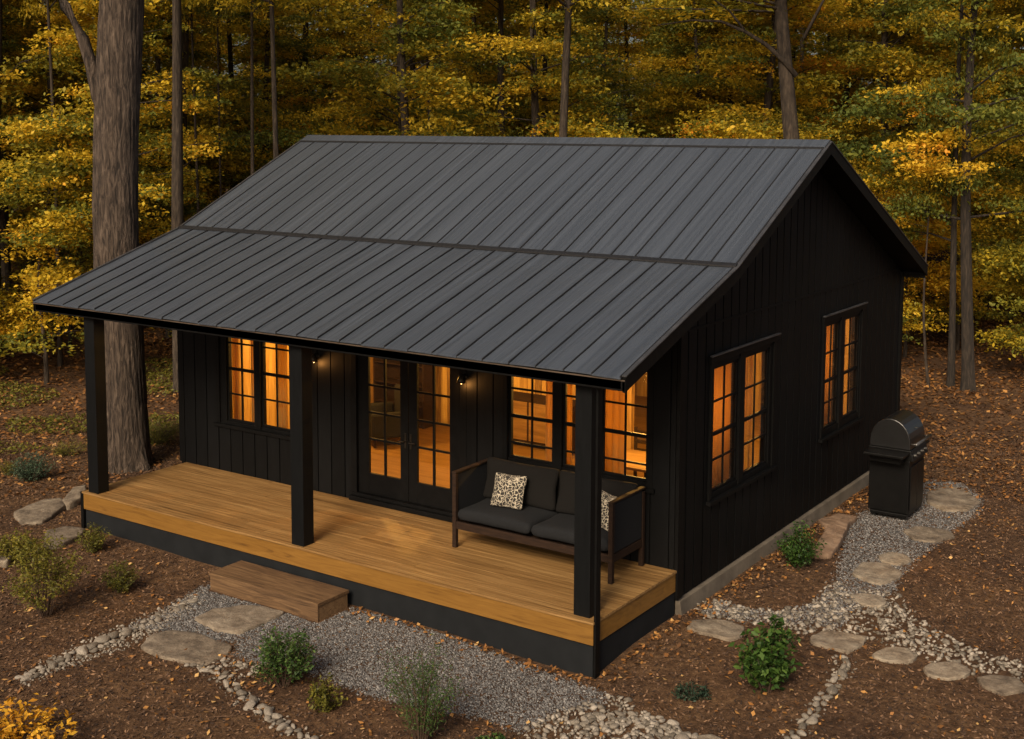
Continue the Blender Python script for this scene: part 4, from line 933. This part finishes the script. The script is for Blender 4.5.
# the great tree left of the porch
def great_tree():
    bx_, by_ = -2.33, 2.72; t = empty('oak_tree', (bx_, by_, 0)); tag(t, 'huge furrowed grey brown tree trunk rising beside the left end of the porch', 'tree')
    rg = np.random.default_rng(11); mb = MB()
    ctr = [(-.3, -.1, .0), (0, -.1, 0), (.15, -.1, 0), (.35, -.1, 0), (.7, -.09, 0), (1.4, -.09, 0), (2.4, -.10, 0), (3.6, -.13, 0), (4.8, -.13, 0), (6.0, -.08, 0), (7.2, .0, 0), (8.4, .09, 0), (9.6, .18, 0), (11, .35, 0), (13, .4, 0), (15, .45, 0)]
    rads = [.56, .51, .47, .445, .42, .40, .385, .38, .38, .38, .385, .38, .37, .34, .25, .12]
    # resample finely for ridged bark
    zs = np.concatenate([np.linspace(-.3, 1, 18), np.linspace(1.1, 15, 120)]); cz_ = [c[0] for c in ctr]; co = np.interp(zs, cz_, [c[1] for c in ctr]); rr = np.interp(zs, cz_, rads)
    nn = 96
    def noise(i, k, n_):
        z = zs[i]; a = 2*PI*k/n_; root = max(0, 1-(z+.1)/.9)**2
        rdg = abs(math.sin(a*17+1.3*math.sin(z*1.1)+.8*math.sin(a*3+z*.6)))**.6*.045
        return 1+rdg-.02+.03*math.sin(a*2+z*.3)+root*(.22*max(0, math.sin(a*5+1))**2)+.018*math.sin(a*31+z*6)
    mb.tube([(co[i]*math.cos(YAW), co[i]*math.sin(YAW), zs[i]) for i in range(len(zs))], rr, nn, noise=noise)
    # left limb that forks off at 5.6 m
    cx, sx = math.cos(YAW), math.sin(YAW)
    lp = [(.0, 5.9), (-.26, 6.6), (-.36, 7.2), (-.50, 7.7), (-.78, 8.2), (-1.02, 8.7), (-1.5, 10.2), (-2.0, 12)]
    mb.tube([(a*cx, a*sx-.15, z) for a, z in lp], [.06, .10, .11, .105, .095, .09, .07, .03], 20, noise=lambda i, k, n_: 1+.06*math.sin(k*3+i))
    cs, rd = [], []
    for b in range(34):
        az = rg.uniform(0, 6.3); z = rg.uniform(9.5, 15.5); re = rg.uniform(1.5, 4.2); p0 = np.array([.4*cx, .4*sx, z*.93]); e_ = p0+[math.cos(az)*re, math.sin(az)*re, rg.uniform(.5, 1.6)]
        mb.tube([p0, (p0+e_)/2+[0, 0, .2], e_], [.09, .05, .015], 6, cap=False)
        for k in range(3): cs.append(p0+(e_-p0)*rg.uniform(.4, 1.05)+rg.normal(0, .3, 3)); rd.append(rg.uniform(.5, 1.1))
    mb.build('trunk', 'bark', t, smooth=True)
    V, hue = leafcloud(np.array(cs), np.array(rd), 90, .12, .065, .5, rg.normal(.5, .15, len(cs)), rg)
    o = link('crown', np_mesh('crown', V, 4, hue), 'treeleaf', t); o.color = (0, .95, 0, 1)
great_tree()
# bare branch of the ridge tree, reaching left
bx_, by_ = bearing(794, 31.5)
def limb(u0, z0, pts, r0, lab):
    mb = MB(); x0, y0 = bearing(u0, 31.5); c = np.array([x0, y0])
    P3 = [(dx_*math.cos(YAW), dx_*math.sin(YAW), dz) for dx_, dz in pts]
    mb.tube(P3, np.linspace(r0, r0*.2, len(P3)), 8); return mb
ridge = [o for o in bpy.data.objects if o.get('label', '').startswith('thick grey trunked')][0]
mb = limb(794, 0, [(-.05, 7.4), (-.35, 7.75), (-.8, 8.15), (-1.3, 8.45), (-1.9, 8.7), (-2.6, 8.72), (-3.4, 8.6)], .07, '')
mb2 = limb(794, 0, [(-1.3, 8.45), (-1.7, 8.95), (-2.2, 9.3), (-3.0, 9.4)], .035, ''); mb.add(mb2.v, mb2.f)
mb2 = limb(794, 0, [(.1, 8.3), (.45, 9.0), (.9, 9.9), (1.2, 10.8)], .05, ''); mb.add(mb2.v, mb2.f)
o = mb.build('branch', 'bark2', None, smooth=True); o.parent = ridge; o.matrix_parent_inverse = (Matrix.Translation(ridge.location)@Matrix.Rotation(ridge.rotation_euler.z, 4, 'Z')@Matrix.Diagonal((*ridge.scale, 1))).inverted(); o.location = (bx_, by_, 0)

# ------------------------------------------------------------------ shrubs
def shrub(pix, hgt, rad, nstem, nleaf, ll, mat, label, shape='round', lw=.45, name='shrub', base_clear=.15, hue=(.5, .22), tilt=.7, pos=None, seed=None):
    x, y = (ground(*pix)[:2] if pos is None else pos); t = empty(name, (x, y, float(gz(x, y)))); tag(t, label, 'shrub' if name == 'shrub' else name.replace('_', ' '))
    rg = np.random.default_rng(seed or int(pix[0]*7+pix[1])); mb = MB(); tips = []
    for s_ in range(nstem):
        az = rg.uniform(0, 2*PI); sp = rad*math.sqrt(rg.random())
        if shape == 'round': hh = hgt*(math.sqrt(max(.05, 1-(sp/rad)**2*.75)))*rg.uniform(.62, 1.14)
        elif shape == 'up': hh = hgt*rg.uniform(.5, 1.05)*(1-.35*sp/rad)
        else: hh = hgt*rg.uniform(.5, 1.1)
        e_ = np.array([math.cos(az)*sp, math.sin(az)*sp, hh]); m_ = e_*[.45, .45, .55]+rg.normal(0, .02, 3)
        b0 = np.array([math.cos(az)*sp*.12, math.sin(az)*sp*.12, -.03]); mb.tube([b0, m_, e_], [.006, .004, .0015], 4, cap=False); tips.append((b0, m_, e_))
    mb.build('stems', 'twig', t)
    k = rg.integers(0, nstem, nleaf); s_ = base_clear+(1-base_clear)*rg.random(nleaf)**.7
    B = np.array([a[0] for a in tips])[k]; Mi = np.array([a[1] for a in tips])[k]; E_ = np.array([a[2] for a in tips])[k]
    s1 = s_[:, None]; pos_ = (1-s1)**2*B+2*s1*(1-s1)*Mi+s1**2*E_+rg.normal(0, rad*.095, (nleaf, 3))*[1, 1, .8]
    pos_[:, 2] = np.maximum(pos_[:, 2], .01)
    l = ll*rg.uniform(.6, 1.3, nleaf); w = l*lw; o_ = np.zeros(nleaf)
    Rm = rotm(rg.uniform(0, 6.3, nleaf), rg.normal(0, tilt, nleaf), rg.normal(0, tilt, nleaf)); b = .3*w
    q_ = np.stack([np.stack([-l, o_, -b], -1), np.stack([o_, -w, b], -1), np.stack([l, o_, -b], -1), np.stack([o_, w, b], -1)], 1)
    V = np.einsum('nij,nkj->nki', Rm, q_)+pos_[:, None, :]
    link('foliage', np_mesh('foliage', V, 4, np.clip(rg.normal(hue[0], hue[1], nleaf), 0, 1)), mat, t); return t
shrub((283,682), .66, .38, 60, 2600, .022, 'sh_green', 'round fresh green shrub on the mulch between flagstones and gravel', base_clear=.4, lw=.5)
shrub((325,706), .36, .22, 30, 1100, .022, 'sh_olive', 'small low green shrub just right of the round shrub', hue=(.35, .25))
shrub((420,737), 1.36, .44, 44, 3600, .020, 'sh_green', 'tall feathery grey green shrub at the bottom edge in front of the gravel', shape='up', lw=.22, base_clear=.2)
shrub((767,688), .82, .36, 34, 1200, .042, 'sh_dark', 'broad leaved deep green shrub beside the right flagstones', lw=.55, base_clear=.25, hue=(.6, .25))
shrub((800,568), .62, .36, 40, 2200, .026, 'sh_dark', 'dark green shrub close to the cabin side wall beside the brown rock', base_clear=.2)
shrub((692,690), .14, .22, 40, 900, .020, 'sh_blue', 'tiny dark ground hugging plant in the mulch right of the porch corner', base_clear=.0, hue=(.15, .15))
shrub((45,615), .98, .50, 46, 3600, .024, 'sh_olive', 'tall open shrub with bare stems at the left frame edge', base_clear=.55, lw=.35, hue=(.5, .22))
shrub((18,560), .40, .36, 40, 1800, .024, 'sh_olive', 'low yellow green shrub at the left edge behind the tall open shrub', hue=(.6, .22))
shrub((93,552), .38, .27, 44, 1700, .020, 'sh_olive', 'small bushy shrub against the left porch skirt', lw=.35, hue=(.35, .2))
shrub((120,591), .40, .27, 44, 1800, .020, 'sh_olive', 'small bushy shrub alone in the mulch left of the step', lw=.35, hue=(.28, .2))
shrub((32,480), .45, .42, 70, 2600, .026, 'sh_blue', 'low rounded blue green shrub left of the great tree', lw=.25)
shrub((157,443), .42, .65, 120, 3600, .035, 'sh_olive', 'tuft of long green grass beside the foot of the great tree', shape='flat', lw=.10, tilt=1.3, name='grass_tuft', hue=(.4, .2))
shrub((68,455), .25, .45, 60, 1100, .03, 'sh_olive', 'thin grass tuft left of the great tree behind the post', shape='flat', lw=.12, tilt=1.2, name='grass_tuft')
shrub((8,474), .22, .25, 40, 700, .03, 'sh_olive', 'small grass tuft at the left frame edge by the slab rock', shape='flat', lw=.14, tilt=1.2, name='grass_tuft')
shrub((500,742), .16, .16, 20, 400, .025, 'sh_green', 'bright small sprig at the bottom edge right of the feathery shrub', pos=tuple(ground(492, 742)[:2]))
shrub((18,742), .34, .66, 40, 620, .042, 'sh_gold', 'golden yellow leaved low shrub in the bottom left corner', hue=(.4,.3), base_clear=.3, lw=.45, pos=tuple(ground(14, 746)[:2]), tilt=.45)
# undergrowth patch far left (low greenery on the forest floor)
x, y = frustum(60000, 25, 34, -60, 190); k = (lumps(x*.7, y*.7) > .55) & ~footprint(x, y, .3) & (RNG.random(len(x)) < .2); x, y = x[k], y[k]; n = len(x)
me = quads(x, y, gz(x, y)+RNG.uniform(.02, .12, n), RNG.uniform(.03, .06, n), RNG.uniform(.012, .022, n), .6, RNG.normal(.4, .2, n), 'ground_cover', .5)
tag(link('ground_cover', me, 'sh_olive'), 'patchy green ground cover among the litter left of the great tree', 'ground cover', kind='stuff')

# ------------------------------------------------------------------ light, world, camera
SUN_EL, SUN_AZ = 35., 168.      # azimuth: degrees clockwise from +y, direction the light comes from
w = bpy.data.worlds.new('World'); SC.world = w; w.use_nodes = True; t = w.node_tree; t.nodes.clear()
sky = t.nodes.new('ShaderNodeTexSky'); sky.sky_type = 'NISHITA'; sky.sun_disc = False; sky.sun_elevation = math.radians(SUN_EL); sky.sun_rotation = math.radians(SUN_AZ)
sky.air_density = .8; sky.dust_density = 5.; sky.ozone_density = .6; sky.altitude = 100
bg = t.nodes.new('ShaderNodeBackground'); bg.inputs['Strength'].default_value = .055
ow = t.nodes.new('ShaderNodeOutputWorld'); ti = t.nodes.new('ShaderNodeMixRGB'); ti.blend_type = 'MULTIPLY'; ti.inputs[0].default_value = 1; ti.inputs[2].default_value = (1.02, .95, .86, 1)   # warm late-afternoon cloud
t.links.new(sky.outputs[0], ti.inputs[1]); t.links.new(ti.outputs[0], bg.inputs[0]); t.links.new(bg.outputs[0], ow.inputs[0])
sl = bpy.data.lights.new('sun', 'SUN'); sl.energy = 2.0; sl.angle = math.radians(22); sl.color = (1, .84, .63)
so = bpy.data.objects.new('sun', sl); COL.objects.link(so)
az, el = math.radians(SUN_AZ), math.radians(SUN_EL); dvec = Vector((math.sin(az)*math.cos(el), math.cos(az)*math.cos(el), math.sin(el)))
so.rotation_euler = dvec.to_track_quat('Z', 'Y').to_euler()
cam = bpy.data.cameras.new('camera'); co = bpy.data.objects.new('camera', cam); COL.objects.link(co); SC.camera = co
cam.sensor_width = 36; cam.lens = FPX/1024*36; cam.shift_y = -(369.5-PY0)/1024; cam.clip_end = 1500; cam.clip_start = .1
co.matrix_world = Matrix(((R2[0], U2[0], -_f[0], CAM[0]), (R2[1], U2[1], -_f[1], CAM[1]), (R2[2], U2[2], -_f[2], CAM[2]), (0, 0, 0, 1)))
vs_ = SC.view_settings; vs_.view_transform = 'Standard'; vs_.look = 'None'; vs_.exposure = 1.02; vs_.gamma = 1
print('trees', NTREE[0], 'cobbles', ncob)
